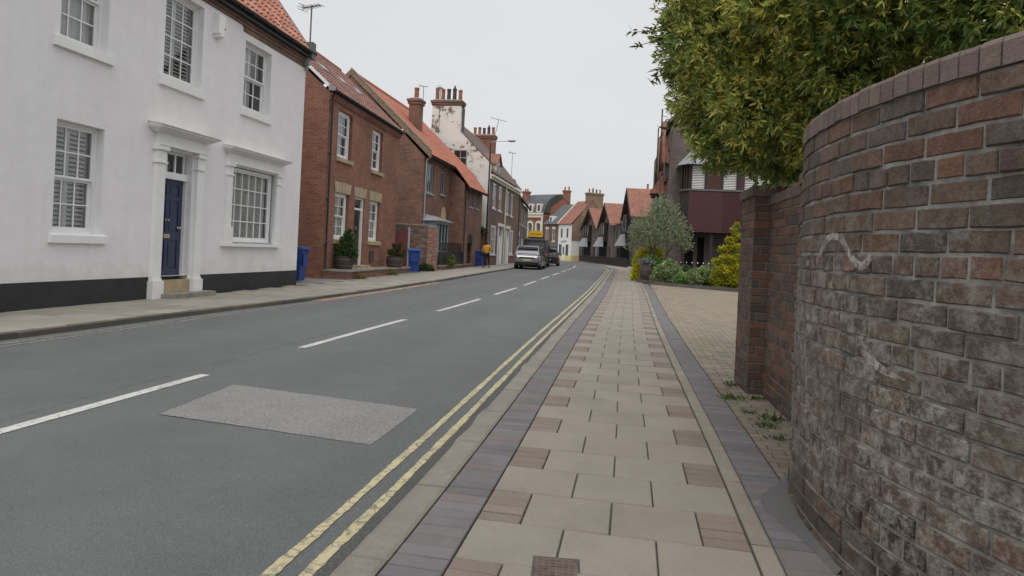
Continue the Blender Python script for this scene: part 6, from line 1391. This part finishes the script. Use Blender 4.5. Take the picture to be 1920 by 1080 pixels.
for x, y, e in ((0, 0, (-.5, 0, 2.2)), (.05, .05, (.3, .1, 2.6)), (.1, 0, (.8, 0, 2.0)), (-.05, 0, (-.15, -.1, 2.8)), (.02, .1, (.1, .3, 3.3))): limb(m, (x+.1, y, -.05), e, .065, .02, .1, 7)
m.build('trunk', OT)
YG = [(.55, .48, .03), (.44, .42, .03), (.28, .33, .04)]
shrub('conifer', 'golden conifer with tiered bright yellow-green foliage beside the wall pier', 'conifer', (3.6, 29.9, .12), [((0, 0, .4), .5, (1, 1, .8)), ((-.38, -.1, .35), .32), ((.4, -.1, .4), .36), ((-.22, -.2, .75), .34, (1.1, 1, .7)), ((.25, -.1, .85), .36, (1.1, 1, .7)), ((-.32, 0, 1.12), .24, (1.2, 1, .6)), ((.02, -.1, 1.25), .3, (1.2, 1, .65)), ((.36, 0, 1.3), .26, (1.2, 1, .7)), ((-.08, 0, 1.65), .24, (1.2, 1, .7)), ((.28, -.05, 1.75), .24, (1.1, 1, .7)), ((.08, 0, 2.02), .19, (1.2, 1, .8)), ((.3, 0, 2.2), .17, (1, 1, .9)), ((.2, 0, 2.48), .13, (1, 1, 1.2)), ((.32, 0, 2.7), .09, (.8, .8, 1.4))], 2300, .13, .045, YG, up=.5, spread=.8)
shrub('golden_shrub', 'bright yellow arching shrub over the left end of the planting bed', 'shrub', (.15, 34.9, .12), [((-.3, 0, .45), .3, (.8, 1, 1.5)), ((-.2, 0, .95), .32), ((.0, 0, 1.3), .34), ((.35, 0, 1.45), .33), ((.7, 0, 1.38), .3), ((-.33, 0, .2), .26)], 1400, .1, .045, [(.8, .7, .04), (.7, .64, .04), (.5, .52, .05)])
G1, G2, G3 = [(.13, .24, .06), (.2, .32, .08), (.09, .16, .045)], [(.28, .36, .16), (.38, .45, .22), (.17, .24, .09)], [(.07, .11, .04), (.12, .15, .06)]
shrub('green_shrub', 'mid green shrub arching behind the dark pot in the bed', 'shrub', (.75, 34.0, .12), [((0, 0, .8), .42), ((.4, 0, .75), .4), ((-.2, 0, 1.0), .3), ((.6, 0, .5), .35)], 1100, .12, .045, G1)
shrub('green_shrub', 'loose pale green shrub at the centre front of the bed', 'shrub', (1.35, 31.9, .12), [((-.3, 0, .5), .42), ((.2, 0, .45), .45), ((0, .2, .8), .35), ((.5, 0, .25), .3), ((-.55, -.1, .25), .3)], 1300, .12, .045, G2)
shrub('green_shrub', 'rounded pale-tipped shrub at the right front of the bed', 'shrub', (2.65, 30.4, .12), [((-.3, 0, .4), .38), ((.15, 0, .5), .42), ((.5, 0, .4), .35)], 1100, .11, .045, G2)
shrub('green_shrub', 'low bright green plant between the two pale shrubs', 'shrub', (1.95, 31.0, .12), [((-.2, 0, .18), .3), ((.2, 0, .18), .3), ((.0, .3, .2), .3)], 600, .14, .03, G1, up=.9)
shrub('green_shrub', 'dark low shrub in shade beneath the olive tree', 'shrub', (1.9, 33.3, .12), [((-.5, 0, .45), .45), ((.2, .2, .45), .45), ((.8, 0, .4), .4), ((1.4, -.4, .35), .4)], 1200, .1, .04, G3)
DP = thing('garden_pot', 'dark glazed urn with silvery plant at the left corner of the bed', 'plant pot', (.3, 32.9, .14)); m = MB('pot_dark'); m.lathe([(.18, 0), (.28, .3), (.3, .55), (.22, .8), (.25, .88), (.2, .88), (.17, .7)], n=16); m.build('urn', DP)
P, d_, Ls, Ws = rosettes(np.array([[0, 0, .95]])+rng.normal(size=(120, 3))*np.array([[.18, .18, .06]]), unit(120)+np.array([[0, 0, .6]]), 5, 1.1, .12, .035); leaf_mesh('foliage', DP, P, d_, Ls, Ws, np.array([[.22, .25, .27]])*rng.uniform(.5, 1.2, (len(P), 1)), 'leaf_matt', False)
# white-knobbed stakes across the back of the bed
for i, x in enumerate(np.linspace(1.45, 4.4, 12)):
    tt = thing('bed_stake', 'slim dark stake with a white knob in the row across the bed', 'stake', (x, 34.6+.03*i, .12), 0, 'white-knobbed stakes in the planting bed')
    m = MB('black_paint'); m.cyl((0, 0, -.05), (0, 0, .98), .014, n=6); m.build('stem', tt); m = MB('white_wood'); m.lathe([(.012, .96), (.032, .985), (.032, 1.015), (.012, 1.035)], n=8); m.build('knob', tt)
# weeds along the wall foot and gutters
WG_ = 'weeds at the foot of the brick wall'
for lab, x, y, s in (('tuft of weeds at the corner of the wall pier', 1.02, 7.5, .8), ('largest grassy weed in front of the wall pier', .92, 6.75, 1.2), ('small weed between pier and straight wall', 1.16, 6.85, .7), ('leafy weed against the straight wall near the curved wall', 1.14, 6.0, 1.1), ('creeping weed on the blocks before the straight wall', 1.05, 5.75, .8), ('straggling weed in a joint of the beige blocks', .98, 6.2, .7), ('flat weed by the mortar skirting of the curved wall', 1.08, 5.35, .7)):
    n = int(60*s); d = unit(n)*np.array([1, 1, .5])+np.array([0, 0, .7]); t = thing('weed', lab, 'weed', (x, y, .0), 0, WG_)
    leaf_mesh('leaves', t, rng.normal(size=(n, 3))*np.array([[.05, .05, .0]])*s, d, rng.uniform(.03, .09, n)*s, rng.uniform(.008, .016, n), np.array([[.09, .14, .03]])*rng.uniform(.6, 1.3, (n, 1)), 'leaf_matt', True)
# barrel planters on the terrace
def barrel(loc, r, h, label):
    t = thing('barrel_planter', label, 'planter', loc); m = MB('barrel_wood', 'rust_iron'); n = 16
    prof = [(r*.86, 0), (r*.98, h*.45), (r, h*.75), (r*.97, h), (r*.88, h), (r*.85, h*.85)]; m.lathe(prof, n=n); m.lathe([(r*.93, h*.2), (r*.945, h*.2), (r*.965, h*.3), (r*.95, h*.3)], n=n, m=1); m.lathe([(r*1.005, h*.7), (r*1.015, h*.7), (r*1.01, h*.8), (r*.99, h*.8)], n=n, m=1); m.build('barrel', t); return t
barrel((-10.5, 23.35, .36), .34, .46, 'half barrel planter by the brick house door holding the tall green bush')
shrub('potted_bush', 'dense green bush growing in the barrel beside the brick house door', 'bush', (-10.45, 23.35, .75), [((0, 0, .22), .32), ((-.22, .05, .3), .2), ((.27, -.05, .22), .22), ((.1, .05, .52), .26), ((-.12, 0, .62), .17), ((.2, 0, .72), .16), ((.02, 0, .86), .13), ((.14, 0, 1.0), .08), ((-.3, 0, .1), .14), ((.36, 0, .02), .14)], 1000, .085, .032, [(.07, .14, .04), (.1, .18, .05), (.045, .09, .028)])
barrel((-10.55, 28.7, .34), .36, .46, 'half barrel planter at the far end of the brick terrace')
shrub('potted_bush', 'sparse brownish bush in the barrel next to the blue bin', 'bush', (-10.52, 28.7, .75), [((-.05, 0, .15), .24), ((.12, 0, .42), .16), ((-.24, 0, .25), .16), ((.3, 0, .12), .17), ((-.08, 0, .55), .12), ((.22, 0, .6), .08), ((.4, 0, .3), .08)], 420, .08, .032, [(.09, .1, .035), (.13, .11, .05), (.06, .075, .025)])
shrub('potted_bush', 'ivy clump at the foot of the rough garden wall', 'ivy', (-10.45, 32.6, .07), [((-.35, 0, .14), .26), ((0, .1, .16), .26), ((.25, .3, .12), .2)], 420, .07, .05, [(.06, .13, .03), (.04, .09, .025)], stem=False)
shrub('potted_bush', 'pale green weed growing through the black railings', 'weed', (-10.32, 37.2, .12), [((0, 0, .35), .22), ((0, .1, .6), .16)], 160, .09, .05, [(.2, .25, .05), (.12, .17, .04)])
shrub('grass_tuft', 'yellowed grass tuft at the corner of the brick terrace', 'grass tuft', (-9.82, 23.2, .03), [((0, 0, .06), .2, (1, 2, .5))], 130, .12, .015, [(.22, .19, .06), (.15, .15, .05)], stem=False, up=1.2)
shrub('grass_tuft', 'yellowed grass tuft beside the terrace step', 'grass tuft', (-10.05, 27.2, .05), [((0, 0, .06), .18, (1, 2, .5))], 110, .12, .015, [(.24, .2, .06), (.15, .15, .05)], stem=False, up=1.2)
shrub('buddleia', 'shrubby weed sprouting on the yard wall beside the white gable', 'weed', (-11.2, 47.5, 2.4), [((-.3, 0, .2), .35), ((.3, 0, .12), .3), ((.0, 0, .3), .25)], 350, .12, .04, [(.07, .09, .05), (.1, .12, .06)])
